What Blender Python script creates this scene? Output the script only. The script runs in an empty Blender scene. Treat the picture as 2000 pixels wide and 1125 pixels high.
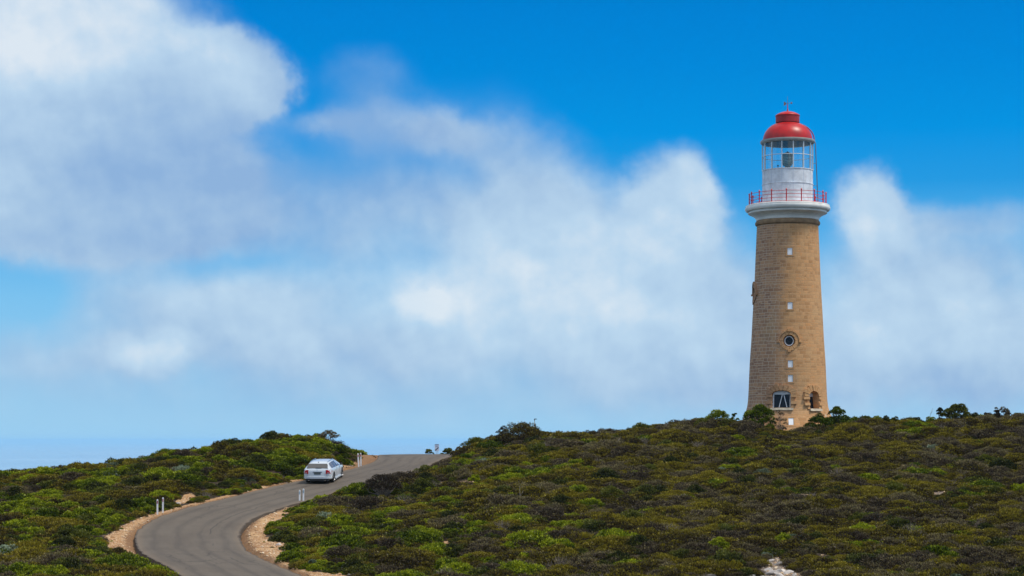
import bpy, bmesh, math, random
import numpy as np
from mathutils import Vector, Matrix

R = math.radians
random.seed(7)
rng = np.random.default_rng(11)
scene = bpy.context.scene
COL = scene.collection

# ------------------------------------------------------------------ camera
F = 3900.0            # focal length in photo pixels (photo 2000 px wide)
HZ = 860.0            # photo row of the horizon
cam_d = bpy.data.cameras.new('camera')
cam = bpy.data.objects.new('camera', cam_d)
COL.objects.link(cam)
cam.location = (0, 0, 0)
cam.rotation_euler = (R(90), 0, 0)
cam_d.sensor_width = 36.0
cam_d.lens = 36.0 * F / 2000.0
cam_d.shift_y = (HZ - 562.5) / 2000.0
cam_d.clip_start = 1.0
cam_d.clip_end = 1.0e6
scene.camera = cam

# ------------------------------------------------------------------ view
scene.view_settings.view_transform = 'Standard'
scene.view_settings.look = 'None'
scene.view_settings.exposure = 0.0
scene.view_settings.gamma = 1.0
scene.cycles.max_bounces = 6
scene.cycles.volume_bounces = 2
scene.cycles.transparent_max_bounces = 12
scene.cycles.use_denoising = True

# ------------------------------------------------------------------ sun
SUN_EL, SUN_AZ = R(60), R(112)      # azimuth clockwise from +Y (view direction)
sd = Vector((math.sin(SUN_AZ) * math.cos(SUN_EL), math.cos(SUN_AZ) * math.cos(SUN_EL), math.sin(SUN_EL)))
sun_d = bpy.data.lights.new('sun', 'SUN')
sun_d.energy = 2.7
sun_d.angle = R(14.0)
sun_d.color = (1.0, 0.93, 0.82)
sun = bpy.data.objects.new('sun', sun_d)
COL.objects.link(sun)
sun.location = sd * 200
sun.rotation_euler = sd.to_track_quat('Z', 'Y').to_euler()


def s2l(c):
    return tuple(((v / 255.0) / 12.92 if v / 255.0 <= 0.04045 else ((v / 255.0 + 0.055) / 1.055) ** 2.4) for v in c)


# ------------------------------------------------------------------ node helper
class NT:
    def __init__(self, tree):
        self.t = tree
        self.n = tree.nodes
        self.l = tree.links

    def new(self, typ, **kw):
        nd = self.n.new(typ)
        for k, v in kw.items():
            setattr(nd, k, v)
        return nd

    def put(self, sock, v):
        if isinstance(v, bpy.types.NodeSocket):
            self.l.new(v, sock)
        elif v is not None:
            if sock.type == 'RGBA' and len(v) == 3:
                v = (*v, 1)
            sock.default_value = v

    def m(self, op, a, b=None, c=None, clamp=False):
        nd = self.new('ShaderNodeMath', operation=op)
        nd.use_clamp = clamp
        self.put(nd.inputs[0], a)
        if b is not None:
            self.put(nd.inputs[1], b)
        if c is not None:
            self.put(nd.inputs[2], c)
        return nd.outputs[0]

    def mix(self, f, a, b, blend='MIX'):
        nd = self.new('ShaderNodeMix', data_type='RGBA', blend_type=blend)
        self.put(nd.inputs[0], f)
        self.put(nd.inputs[6], a)
        self.put(nd.inputs[7], b)
        return nd.outputs[2]

    def rmp(self, v, a0, a1, b0=0.0, b1=1.0, interp='SMOOTHSTEP'):
        nd = self.new('ShaderNodeMapRange', interpolation_type=interp)
        self.put(nd.inputs[0], v)
        for i, q in enumerate((a0, a1, b0, b1)):
            self.put(nd.inputs[1 + i], q)
        return nd.outputs[0]

    def ramp(self, v, stops, interp='LINEAR'):
        nd = self.new('ShaderNodeValToRGB')
        cr = nd.color_ramp
        cr.interpolation = interp
        while len(cr.elements) > 1:
            cr.elements.remove(cr.elements[-1])
        cr.elements[0].position = stops[0][0]
        cr.elements[0].color = (*stops[0][1], 1)
        for p, c in stops[1:]:
            e = cr.elements.new(p)
            e.color = (*c, 1)
        self.put(nd.inputs[0], v)
        return nd.outputs[0]

    def noise(self, vec, scale, detail=3.0, rough=0.5, dim='3D', dist=0.0):
        nd = self.new('ShaderNodeTexNoise', noise_dimensions=dim)
        if vec is not None:
            self.put(nd.inputs['Vector'], vec)
        nd.inputs['Scale'].default_value = scale
        nd.inputs['Detail'].default_value = detail
        nd.inputs['Roughness'].default_value = rough
        nd.inputs['Distortion'].default_value = dist
        return nd.outputs['Fac']

    def xyz(self, x, y, z=0.0):
        nd = self.new('ShaderNodeCombineXYZ')
        self.put(nd.inputs[0], x)
        self.put(nd.inputs[1], y)
        self.put(nd.inputs[2], z)
        return nd.outputs[0]

    def sep(self, v):
        nd = self.new('ShaderNodeSeparateXYZ')
        self.put(nd.inputs[0], v)
        return nd.outputs


def new_mat(name):
    m = bpy.data.materials.new(name)
    m.use_nodes = True
    m.node_tree.nodes.clear()
    nt = NT(m.node_tree)
    out = nt.new('ShaderNodeOutputMaterial')
    return m, nt, out


def pbr(name, col, rough=0.6, metal=0.0, var=0.0, vscale=3.0, bump=0.0, bscale=20.0, spec=0.5, coat=0.0):
    m, nt, out = new_mat(name)
    b = nt.new('ShaderNodeBsdfPrincipled')
    c = col
    tc = nt.new('ShaderNodeTexCoord').outputs['Object']
    if var > 0:
        f = nt.noise(tc, vscale, 4)
        f = nt.rmp(f, 0.3, 0.7)
        c = nt.mix(f, tuple(x * (1 - var) for x in col), tuple(min(1, x * (1 + var * 0.6)) for x in col))
    nt.put(b.inputs['Base Color'], c)
    b.inputs['Roughness'].default_value = rough
    b.inputs['Metallic'].default_value = metal
    b.inputs['Specular IOR Level'].default_value = spec
    b.inputs['Coat Weight'].default_value = coat
    if bump > 0:
        bn = nt.new('ShaderNodeBump')
        bn.inputs['Strength'].default_value = bump
        bn.inputs['Distance'].default_value = 0.02
        nt.put(bn.inputs['Height'], nt.noise(tc, bscale, 4))
        nt.put(b.inputs['Normal'], bn.outputs[0])
    nt.l.new(b.outputs[0], out.inputs[0])
    return m


# ------------------------------------------------------------------ world: sky and soft sea clouds
def P2AE(px, py):
    x, y, z = (px - 1000) / F, 1.0, (HZ - py) / F
    return math.atan2(x, y), math.asin(z / math.sqrt(x * x + y * y + z * z))


world = bpy.data.worlds.new('World')
scene.world = world
world.use_nodes = True
wt = NT(world.node_tree)
wt.n.clear()
SKY_STR = 0.1
HAZE = 1.0 / 22000.0     # sea air density per metre
wo = wt.new('ShaderNodeOutputWorld')
bg = wt.new('ShaderNodeBackground')
bg.inputs[1].default_value = SKY_STR
wt.l.new(bg.outputs[0], wo.inputs[0])
dirv = wt.new('ShaderNodeTexCoord').outputs['Generated']
dx, dy, dz = wt.sep(dirv)
az = wt.m('ARCTAN2', dx, dy)
el = wt.m('ARCSINE', dz)
# angles expressed in thousandths, one unit = 1 photo pixel at the image centre
U = wt.m('MULTIPLY', az, F)
V = wt.m('MULTIPLY', el, F)
uv0 = wt.xyz(wt.m('DIVIDE', U, 1000.0), wt.m('DIVIDE', V, 1000.0), 0.37)
# domain warp
wn = wt.new('ShaderNodeTexNoise')
wt.put(wn.inputs['Vector'], uv0)
wn.inputs['Scale'].default_value = 4.2
wn.inputs['Detail'].default_value = 5.0
wn.inputs['Roughness'].default_value = 0.6
wr, wg, wb = wt.sep(wn.outputs['Color'])
Uw = wt.m('MULTIPLY_ADD', wt.m('SUBTRACT', wr, 0.5), 165.0, U)
Vw = wt.m('MULTIPLY_ADD', wt.m('SUBTRACT', wg, 0.5), 120.0, V)


def blobs(lst):
    tot = None
    for (px, py, rx, ry, ang, w, k) in lst:
        a, e = P2AE(px, py)
        cu, cv = a * F, e * F
        ca, sa = math.cos(R(ang)), math.sin(R(ang))
        du = wt.m('SUBTRACT', Uw, cu)
        dv = wt.m('SUBTRACT', Vw, cv)
        p = wt.m('MULTIPLY_ADD', du, ca / rx, wt.m('MULTIPLY', dv, sa / rx))
        q = wt.m('MULTIPLY_ADD', dv, ca / ry, wt.m('MULTIPLY', du, -sa / ry))
        d2 = wt.m('MULTIPLY_ADD', p, p, wt.m('MULTIPLY', q, q))
        if k != 1:
            d2 = wt.m('POWER', d2, k)
        g = wt.m('MULTIPLY', wt.m('EXPONENT', wt.m('MULTIPLY', d2, -1.0)), w)
        tot = g if tot is None else wt.m('ADD', tot, g)
    return tot


COVER = [  # px, py, rx, ry, angle, weight, sharpness   (where the clouds stand in the sky)
    (90, 90, 280, 210, 0, 1.15, 2.2), (30, 360, 330, 140, 0, 0.95, 1.6), (260, 300, 230, 180, 0, 0.95, 1.8),
    (450, 150, 105, 90, -20, 1.0, 2.4), (520, 165, 48, 55, 0, 0.5, 1.8), (330, 430, 240, 70, 0, 0.42, 1.2),
    (740, 235, 140, 55, 0, 0.50, 1.3), (630, 240, 75, 26, 0, 0.32, 1.2), (880, 262, 85, 45, 0, 0.42, 1.5),
    (690, 140, 110, 55, 0, 0.30, 1.4), (960, 210, 110, 80, 0, 0.16, 1),
    (700, 350, 290, 85, 0, 0.46, 1.2), (1060, 325, 150, 70, -20, 0.55, 1.3), (1020, 440, 270, 80, -5, 0.58, 1.3), (560, 450, 200, 60, 0, 0.34, 1.2),
    (1310, 400, 98, 105, 0, 0.75, 2.2), (1355, 350, 45, 55, 0, 0.25, 1.5), (1170, 500, 250, 100, 0, 0.50, 1.2),
    (840, 590, 440, 120, 0, 0.60, 1.3), (1240, 610, 230, 130, 0, 0.60, 1.4), (330, 600, 290, 70, 0, 0.58, 1.3),
    (280, 690, 125, 42, 0, 0.40, 1.6), (600, 690, 360, 55, 0, 0.38, 1.2), (60, 700, 180, 60, 0, 0.36, 1),
    (1700, 410, 75, 90, 0, 0.85, 2.2), (1770, 550, 190, 120, 0, 0.60, 1.5), (1930, 610, 210, 140, 0, 0.55, 1.3),
    (1900, 430, 150, 40, 0, 0.40, 1.4), (1700, 700, 380, 85, 0, 0.55, 1), (1450, 640, 150, 130, 0, 0.55, 1.2),
    (1000, 765, 1300, 85, 0, 0.48, 1), (60, 490, 240, 35, 0, 0.35, 1.2),
    (30, 580, 90, 40, 0, -0.45, 1), (620, 300, 80, 40, 0, -0.10, 1), (420, 512, 130, 14, 0, -0.12, 1), (1500, 470, 40, 60, 0, -0.25, 1)]
LIGHT = [
    (100, 40, 250, 130, 0, 0.50, 1.5), (470, 150, 110, 80, 0, 0.22, 1.2), (1320, 400, 110, 110, 0, 0.34, 1.2),
    (1020, 470, 250, 80, 0, 0.22, 1), (825, 600, 60, 36, 0, 0.40, 1.4), (285, 692, 95, 38, 0, 0.42, 1.4),
    (1180, 590, 420, 130, 0, 0.30, 1), (760, 590, 380, 90, 0, 0.24, 1), (1690, 400, 85, 90, 0, 0.36, 1.2), (1780, 620, 250, 110, 0, 0.22, 1),
    (270, 320, 260, 150, 0, -0.14, 1), (680, 340, 280, 90, 0, -0.40, 1), (720, 200, 200, 90, 0, -0.22, 1),
    (1900, 770, 300, 50, 0, -0.25, 1), (560, 480, 200, 50, 0, -0.15, 1), (250, 470, 300, 60, 0, -0.12, 1),
    (0, 220, 130, 200, 0, 0.2, 1), (300, 790, 700, 50, 0, -0.10, 1)]
cov = blobs(COVER)
lit = blobs(LIGHT)
fn = wt.noise(uv0, 5.0, 8, 0.52)
fn2 = wt.noise(uv0, 3.0, 4, 0.5)
# clouds outside the part of the sky that the photograph shows
far_u = wt.rmp(wt.m('ABSOLUTE', U), 1050.0, 1900.0)
far_v = wt.rmp(V, 900.0, 1500.0)
far = wt.m('MAXIMUM', far_u, far_v)
farn = wt.noise(dirv, 2.6, 6, 0.55)
farc = wt.rmp(farn, 0.36, 0.58)
cov = wt.m('ADD', cov, wt.m('MULTIPLY', far, wt.m('MULTIPLY', farc, 0.85)))
covn = wt.m('MULTIPLY', cov, wt.m('MULTIPLY_ADD', fn, 0.95, 0.54))
alpha = wt.rmp(covn, 0.05, 0.84, 0.0, 0.94)
# relief: parts of the cloud turned to the sun (up and right) are brighter
offv = wt.new('ShaderNodeVectorMath', operation='ADD')
wt.put(offv.inputs[0], uv0)
offv.inputs[1].default_value = (0.016, 0.026, 0.0)
fo_ = wt.noise(offv.outputs[0], 5.0, 8, 0.52)
rel = wt.m('MULTIPLY', wt.m('SUBTRACT', fn, fo_), 1.15)
litn = wt.m('ADD', wt.m('ADD', lit, 0.34), wt.m('ADD', rel, wt.m('MULTIPLY', wt.m('SUBTRACT', fn, 0.5), 0.45)))
litn = wt.m('ADD', litn, wt.m('MULTIPLY', wt.m('SUBTRACT', fn2, 0.5), 0.35), clamp=True)
cloud_col = wt.ramp(litn, [(0.0, s2l((146, 180, 220))), (0.35, s2l((170, 199, 228))), (0.65, s2l((190, 216, 238))), (1.0, s2l((226, 236, 244)))])
elf = wt.rmp(V, 0.0, 900.0, 0.0, 1.0, 'LINEAR')
base = wt.ramp(elf, [(0.0, s2l((158, 207, 239))), (0.10, s2l((152, 204, 238))), (0.30, s2l((124, 194, 239))),
                     (0.42, s2l((92, 178, 235))), (0.55, s2l((36, 154, 226))), (0.66, s2l((2, 147, 226))), (0.8, s2l((0, 136, 218))), (1.0, s2l((0, 124, 208)))])
sky = wt.new('ShaderNodeTexSky', sky_type='NISHITA')
sky.sun_disc = False
sky.sun_elevation = SUN_EL
sky.sun_rotation = SUN_AZ
sky.air_density = 1.0
sky.dust_density = 1.0
sky.ozone_density = 3.0
scaled = wt.new('ShaderNodeVectorMath', operation='SCALE')
wt.put(scaled.inputs[0], wt.mix(alpha, base, cloud_col))
scaled.inputs['Scale'].default_value = 1.0 / SKY_STR
cl10 = wt.new('ShaderNodeVectorMath', operation='SCALE')
wt.put(cl10.inputs[0], wt.mix(0.5, s2l((235, 240, 245)), s2l((205, 218, 235))))
cl10.inputs['Scale'].default_value = 1.35 / SKY_STR  # unseen clouds overhead, brightened to add ambient light
high = wt.mix(wt.m('MULTIPLY', farc, 0.75), sky.outputs[0], cl10.outputs[0])
wt.put(bg.inputs[0], wt.mix(far_v, scaled.outputs[0], high))

# ------------------------------------------------------------------ object helpers
def link(o, parent=None):
    COL.objects.link(o)
    if parent is not None:
        o.parent = parent
    return o


def tag(o, label=None, cat=None, group=None, kind=None):
    if label:
        o['label'] = label
    if cat:
        o['category'] = cat
    if group:
        o['group'] = group
    if kind:
        o['kind'] = kind
    return o


def empty(name, loc, rz=0.0):
    o = bpy.data.objects.new(name, None)
    o.empty_display_size = 0.3
    o.location = loc
    o.rotation_euler = (0, 0, rz)
    return link(o)


def mesh_obj(name, verts, faces, mat, parent=None, smooth=False, sharp=None):
    me = bpy.data.meshes.new(name)
    me.from_pydata([tuple(v) for v in verts], [], [tuple(f) for f in faces])
    me.materials.append(mat)
    me.update()
    if smooth:
        me.polygons.foreach_set('use_smooth', [True] * len(me.polygons))
        if sharp:
            me.set_sharp_from_angle(angle=R(sharp))
    o = bpy.data.objects.new(name, me)
    return link(o, parent)


class MB:
    """collects simple shapes into one mesh"""
    def __init__(self):
        self.v = []
        self.f = []

    def add(self, vs, fs):
        n = len(self.v)
        self.v += [tuple(v) for v in vs]
        self.f += [tuple(i + n for i in f) for f in fs]

    def box(self, c, s, M=None):
        vs = []
        for z in (-1, 1):
            for (x, y) in ((-1, -1), (1, -1), (1, 1), (-1, 1)):
                p = Vector((x * s[0] / 2, y * s[1] / 2, z * s[2] / 2))
                if M is not None:
                    p = M @ p
                vs.append(p + Vector(c))
        self.add(vs, [(3, 2, 1, 0), (4, 5, 6, 7), (0, 1, 5, 4), (1, 2, 6, 5), (2, 3, 7, 6), (3, 0, 4, 7)])

    def tube(self, pts, rad, seg=8, cap=True):
        pts = [Vector(p) for p in pts]
        if not hasattr(rad, '__len__'):
            rad = [rad] * len(pts)
        vs, fs = [], []
        prev = None
        for i, p in enumerate(pts):
            d = (pts[min(i + 1, len(pts) - 1)] - pts[max(i - 1, 0)]).normalized()
            if prev is None:
                a = d.orthogonal().normalized()
            else:
                a = (prev - d * prev.dot(d)).normalized()
            prev = a
            b = d.cross(a)
            for k in range(seg):
                t = 2 * math.pi * k / seg
                vs.append(p + (a * math.cos(t) + b * math.sin(t)) * rad[i])
        for i in range(len(pts) - 1):
            for k in range(seg):
                k2 = (k + 1) % seg
                fs.append((i * seg + k, i * seg + k2, (i + 1) * seg + k2, (i + 1) * seg + k))
        if cap:
            fs.append(tuple(reversed(range(seg))))
            fs.append(tuple(range((len(pts) - 1) * seg, len(pts) * seg)))
        self.add(vs, fs)

    def lathe(self, prof, seg=96, c=(0, 0, 0), closed=False):
        vs, fs = [], []
        n = len(prof)
        for (r, z) in prof:
            for k in range(seg):
                t = 2 * math.pi * k / seg
                vs.append((c[0] + r * math.sin(t), c[1] - r * math.cos(t), c[2] + z))
        rr = n if closed else n - 1
        for i in range(rr):
            j = (i + 1) % n
            for k in range(seg):
                k2 = (k + 1) % seg
                fs.append((i * seg + k, i * seg + k2, j * seg + k2, j * seg + k))
        if not closed:
            fs.append(tuple(reversed(range(seg))))
            fs.append(tuple(range((n - 1) * seg, n * seg)))
        self.add(vs, fs)

    def build(self, name, mat, parent=None, smooth=False, sharp=None):
        return mesh_obj(name, self.v, self.f, mat, parent, smooth, sharp)


# ------------------------------------------------------------------ ground heights
ROADPY = [(1125, 98), (1100, 102.5), (1075, 108), (1050, 113.5), (1030, 117), (1003, 121.5), (975, 127), (943, 133.5),
          (921, 141), (909, 147), (900, 151), (893, 155), (888, 160)]
_py = np.array([p for p, d in ROADPY][::-1], float)
_d = np.array([d for p, d in ROADPY][::-1], float)


def dpy(py):
    py = float(py)
    if py > 1125:
        return 98 - (py - 1125) * 0.19
    return float(np.interp(py, _py, _d))


def PW(px, py, d=None):
    if d is None:
        d = dpy(py)
    return Vector(((px - 1000) * d / F, d, (HZ - py) * d / F))


_hy = [(-60, -4.0), (0, -1.75), (20, -3.0), (45, -6.3), (65, -8.2), (82, -8.0), (90, -7.35)]
_hy += [(d, (HZ - p) * d / F) for p, d in ROADPY]
_hy += [(166, -1.25), (172, -1.6), (180, -2.6), (195, -6.0), (215, -12), (240, -25), (270, -50), (320, -95), (500, -110)]
_hyx = np.array([a for a, b in _hy])
_hyz = np.array([b for a, b in _hy])
_fine = np.linspace(-60, 500, 5601)
_fz = np.interp(_fine, _hyx, _hyz)
_k = np.exp(-0.5 * (np.arange(-40, 41) / 18.0) ** 2)
_fzs = np.convolve(np.pad(_fz, 40, mode='edge'), _k / _k.sum(), mode='valid')


def hY(y):
    return np.interp(y, _fine, _fzs)


ctrl = []


def cp(px, d, z):
    ctrl.append(((px - 1000) * d / F, d, z - float(hY(d))))


# mound and flats on the left of the road (ground heights, camera level = 0)
for px, d, z in [(540, 146, -0.02), (600, 148, -0.05), (650, 149, -0.15), (690, 149, -0.65), (460, 142, -0.9), (380, 140, -0.85),
                 (300, 140, -1.65), (200, 140, -2.1), (100, 140, -2.45), (0, 140, -2.6), (-150, 140, -2.8), (540, 138, -1.6),
                 (600, 140, -1.6), (640, 144, -0.95), (430, 132, -2.7), (540, 156, -1.0), (640, 158, -1.6), (400, 152, -2.4), (200, 152, -3.6),
                 (0, 152, -4.2), (300, 165, -6), (500, 165, -3.5), (0, 165, -8), (600, 172, -5)]:
    cp(px, d, z)
for px in (-300, -100, 100):
    for d in (98, 110, 122):
        cp(px, d, float(hY(d)))
# the hill on the right
for px, d, z in [(700, 98, -6.9), (900, 98, -6.9), (1200, 98, -6.9), (1500, 98, -6.8), (1800, 98, -6.9), (2150, 98, -6.9),
                 (750, 110, -5.75), (900, 110, -5.5), (1200, 110, -5.35), (1500, 110, -5.3), (1800, 110, -5.3), (2150, 110, -5.3),
                 (800, 122, -4.3), (950, 122, -4.0), (1200, 122, -3.85), (1500, 122, -3.75), (1800, 122, -3.7), (2150, 122, -3.7),
                 (850, 134, -2.75), (950, 134, -2.4), (1200, 134, -2.15), (1500, 134, -2.0), (1800, 134, -1.9), (2150, 134, -1.9),
                 (900, 144, -1.75), (960, 144, -1.1), (1100, 144, -0.6), (1300, 144, -0.4), (1500, 144, -0.45), (1700, 144, -0.2), (2150, 144, -0.2),
                 (930, 151, -1.1), (1000, 151, 0.1), (1080, 151, 0.1), (1150, 151, -0.1), (1230, 151, 0.15), (1300, 151, 0.85), (1370, 151, 1.20), (1430, 151, 1.15), (1485, 151, 0.85),
                 (1540, 151, 0.40), (1640, 151, 1.0), (1800, 151, 1.12), (2000, 151, 1.3), (2150, 151, 1.35),
                 (1440, 157, 0.8), (1538, 157, 0.8), (1640, 157, 0.9), (1300, 158, 0.5), (1000, 160, -0.3), (1150, 160, -0.3), (1800, 160, 0.8), (2150, 160, 0.9),
                 (960, 166, -1.5), (1000, 172, -2.0), (1300, 172, -1.2), (1538, 172, -0.5), (1800, 172, -0.8), (2150, 172, -0.8),
                 (900, 165, -1.35), (870, 172, -1.75)]:
    cp(px, d, z)
for d in (60, 80, 200, 240, 300, 380):
    for x in (-120, -60, -20, 20, 60, 120):
        ctrl.append((x, d, 0.0))
for d in (98, 122, 145, 170):
    ctrl.append((-130, d, -18.0))
    ctrl.append((-75, d, -6.0))
    ctrl.append((95, d, -1.0))
    ctrl.append((150, d, -8.0))

# ------------------------------------------------------------------ road line
LEFT = [(354, 1125), (302, 1094), (274, 1081), (265, 1063), (264, 1043), (276, 1030), (306, 1011), (340, 1000), (382, 988), (438, 975),
        (508, 957), (592, 939), (645, 928), (692, 915), (719, 907), (734, 900), (739, 893), (740, 888)]
RIGHT = [(589, 1125), (550, 1110), (508, 1091), (480, 1075), (469, 1057), (467, 1043), (476, 1028), (491, 1016), (516, 1004), (553, 992),
         (600, 979), (660, 963), (705, 950), (752, 938), (790, 928), (820, 917), (850, 905), (880, 892)]
LW = [PW(*p).xy for p in LEFT]
RW = [PW(*p).xy for p in RIGHT]


def resample(pts, n):
    pts = [Vector(p) for p in pts]
    cum = [0]
    for a, b in zip(pts, pts[1:]):
        cum.append(cum[-1] + (b - a).length)
    xs = np.interp(np.linspace(0, cum[-1], n), cum, [p.x for p in pts])
    ys = np.interp(np.linspace(0, cum[-1], n), cum, [p.y for p in pts])
    return np.stack([xs, ys], 1)


def smooth(a, n):
    a = a.copy()
    for _ in range(n):
        b = a.copy()
        b[1:-1] = 0.25 * a[:-2] + 0.5 * a[1:-1] + 0.25 * a[2:]
        a = b
    return a


# continue towards the viewer and over the crest
LWf = [Vector((-9.5, 78)), Vector((-13.2, 89))] + LW + [Vector((-9.9, 165)), Vector((-7.6, 171)), Vector((-3.5, 176)), Vector((3, 180))]
RWf = [Vector((-3.6, 80)), Vector((-7.2, 90))] + RW + [Vector((-3.3, 165)), Vector((-1.2, 168)), Vector((2, 171)), Vector((6, 173))]
NR = 420
Ls = smooth(resample(LWf, NR), 30)
Rs = smooth(resample(RWf, NR), 30)
CL = (Ls + Rs) / 2
HWID = np.linalg.norm(Rs - Ls, axis=1) / 2


def road_dist(x, y):
    """distance outside the road edge (negative on the road); vectorised"""
    x = np.atleast_1d(np.asarray(x, float))
    y = np.atleast_1d(np.asarray(y, float))
    out = np.empty(len(x))
    C = CL[::3]
    H = HWID[::3]
    for i in range(0, len(x), 4000):
        dd = np.hypot(x[i:i + 4000, None] - C[None, :, 0], y[i:i + 4000, None] - C[None, :, 1]) - H[None, :]
        out[i:i + 4000] = dd.min(1)
    return out


ctrl += [(float(c[0]), float(c[1]), 0.0) for c in CL[::14]]
ctrl += [(float(c[0]), float(c[1]), 0.0) for c in Ls[7::28]]
ctrl += [(float(c[0]), float(c[1]), 0.0) for c in Rs[7::28]]
CP = np.array(ctrl)


def _phi(r2):
    return 0.5 * r2 * np.log(r2 + 1e-9)


_n = len(CP)
_K = _phi((CP[:, None, 0] - CP[None, :, 0]) ** 2 + (CP[:, None, 1] - CP[None, :, 1]) ** 2) + np.eye(_n) * 6.0
_P = np.concatenate([np.ones((_n, 1)), CP[:, :2]], 1)
_A = np.zeros((_n + 3, _n + 3))
_A[:_n, :_n] = _K
_A[:_n, _n:] = _P
_A[_n:, :_n] = _P.T
_W = np.linalg.solve(_A, np.concatenate([CP[:, 2], np.zeros(3)]))


def sst(t):
    t = np.clip(t, 0, 1)
    return t * t * (3 - 2 * t)


def ground(x, y, cut=False):
    x = np.atleast_1d(np.asarray(x, float))
    y = np.atleast_1d(np.asarray(y, float))
    xc, yc = np.clip(x, -130, 150), np.clip(y, 55, 380)
    o = np.empty(len(x))
    for i in range(0, len(x), 8000):
        r2 = (xc[i:i + 8000, None] - CP[None, :, 0]) ** 2 + (yc[i:i + 8000, None] - CP[None, :, 1]) ** 2
        o[i:i + 8000] = _phi(r2) @ _W[:_n] + _W[_n] + xc[i:i + 8000] * _W[_n + 1] + yc[i:i + 8000] * _W[_n + 2]
    rd = road_dist(x, y)
    w = 1 - sst((rd - 0.2) / 2.4)
    z = hY(y) + o * (1 - w)
    # rough natural ground away from the road
    z += (1 - w) * (0.10 * np.sin(x * 0.9 + 1.3 * np.sin(y * 0.33)) * np.sin(y * 0.7 + x * 0.21) + 0.05 * np.sin(x * 2.1 + y * 1.3) * np.sin(y * 1.9 - x * 0.7))
    if cut:
        z = z - 0.30 * sst((0.25 - rd) / 0.5)
    z -= sst((np.abs(x) - 130) / 60) * 80
    return z


def g1(x, y):
    return float(ground([x], [y])[0])


# bare, stony ground (outlines measured on the ground)
BARE_PX = [
    [(589, 1125), (508, 1091), (469, 1057), (467, 1043), (476, 1028), (516, 1003), (567, 984), (585, 988), (536, 1020), (516, 1045), (528, 1056),
     (572, 1066), (548, 1080), (556, 1094), (567, 1111), (614, 1117), (676, 1119), (705, 1130), (740, 1170), (600, 1200), (560, 1150)],
    [(354, 1125), (302, 1096), (268, 1082), (240, 1078), (208, 1068), (206, 1048), (236, 1028), (266, 1014), (292, 1003), (320, 999), (357, 989),
     (438, 973), (508, 954), (592, 936), (592, 941), (508, 959), (438, 977), (340, 1003), (300, 1020), (280, 1050), (300, 1090), (370, 1127)],
    [(342, 980), (354, 986), (366, 980), (384, 973), (376, 968), (356, 972)],
    [(412, 965), (436, 962), (446, 958), (420, 960)],
    [(655, 926), (664, 915), (692, 908), (706, 901), (708, 886), (745, 884), (750, 895), (735, 905), (700, 922), (660, 930)],
    [(1506, 1094), (1518, 1092), (1536, 1108), (1562, 1118), (1590, 1128), (1590, 1150), (1484, 1150), (1494, 1118)],
]
BARE = [np.array([PW(*p).xy[:] for p in poly]) for poly in BARE_PX]


def hit(px, py):
    d_ = np.arange(92, 160, 0.25)
    g_ = ground((px - 1000) * d_ / F, d_)
    w_ = np.where(g_ + 0.25 >= (HZ - py) * d_ / F)[0]
    d = float(d_[w_[0]]) if len(w_) else 150.0
    return (px - 1000) * d / F, d


for px, py, w_ in [(866, 938, 0.8), (908, 937, 0.9), (1838, 955, 0.6), (1570, 962, 0.4), (1985, 965, 0.5), (1225, 1000, 0.5), (1610, 1078, 0.35), (870, 1052, 0.35), (1760, 902, 0.6), (742, 1075, 0.5)]:
    hx, hy_ = hit(px, py)
    BARE.append(np.array([(hx + w_ * math.cos(t) * (0.8 + 0.3 * math.sin(3 * t + px)), hy_ + 1.1 * w_ * math.sin(t)) for t in np.linspace(0, 2 * math.pi, 13)[:-1]]))


def pip(x, y, poly):
    x = np.asarray(x, float)
    y = np.asarray(y, float)
    ins = np.zeros(len(x), bool)
    n = len(poly)
    j = n - 1
    for i in range(n):
        xi, yi = poly[i]
        xj, yj = poly[j]
        c = ((yi > y) != (yj > y)) & (x < (xj - xi) * (y - yi) / (yj - yi + 1e-12) + xi)
        ins ^= c
        j = i
    return ins


def in_bare(x, y):
    r = np.zeros(len(x), bool)
    for p in BARE:
        r |= pip(x, y, p)
    return r


def bare_dist(x, y):
    """distance to the nearest bare outline edge"""
    out = np.full(len(x), 1e9)
    for p in BARE:
        q = np.roll(p, -1, 0)
        for (ax, ay), (bx, by) in zip(p, q):
            ddx, ddy = bx - ax, by - ay
            t = np.clip(((x - ax) * ddx + (y - ay) * ddy) / (ddx * ddx + ddy * ddy + 1e-9), 0, 1)
            out = np.minimum(out, np.hypot(x - ax - t * ddx, y - ay - t * ddy))
    return out


# ------------------------------------------------------------------ setting: sea
def sea_mat():
    m, nt, out = new_mat('sea_water')
    b = nt.new('ShaderNodeBsdfPrincipled')
    pos = nt.new('ShaderNodeNewGeometry').outputs['Position']
    f = nt.noise(pos, 0.0006, 3)
    nt.put(b.inputs['Base Color'], nt.mix(nt.rmp(f, 0.35, 0.65), (0.20, 0.36, 0.54), (0.27, 0.43, 0.60)))
    b.inputs['Roughness'].default_value = 0.2
    bn = nt.new('ShaderNodeBump')
    bn.inputs['Strength'].default_value = 0.5
    bn.inputs['Distance'].default_value = 1.0
    nt.put(bn.inputs['Height'], nt.noise(pos, 0.05, 4, 0.6))
    nt.put(b.inputs['Normal'], bn.outputs[0])
    nt.l.new(b.outputs[0], out.inputs[0])
    return m


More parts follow.
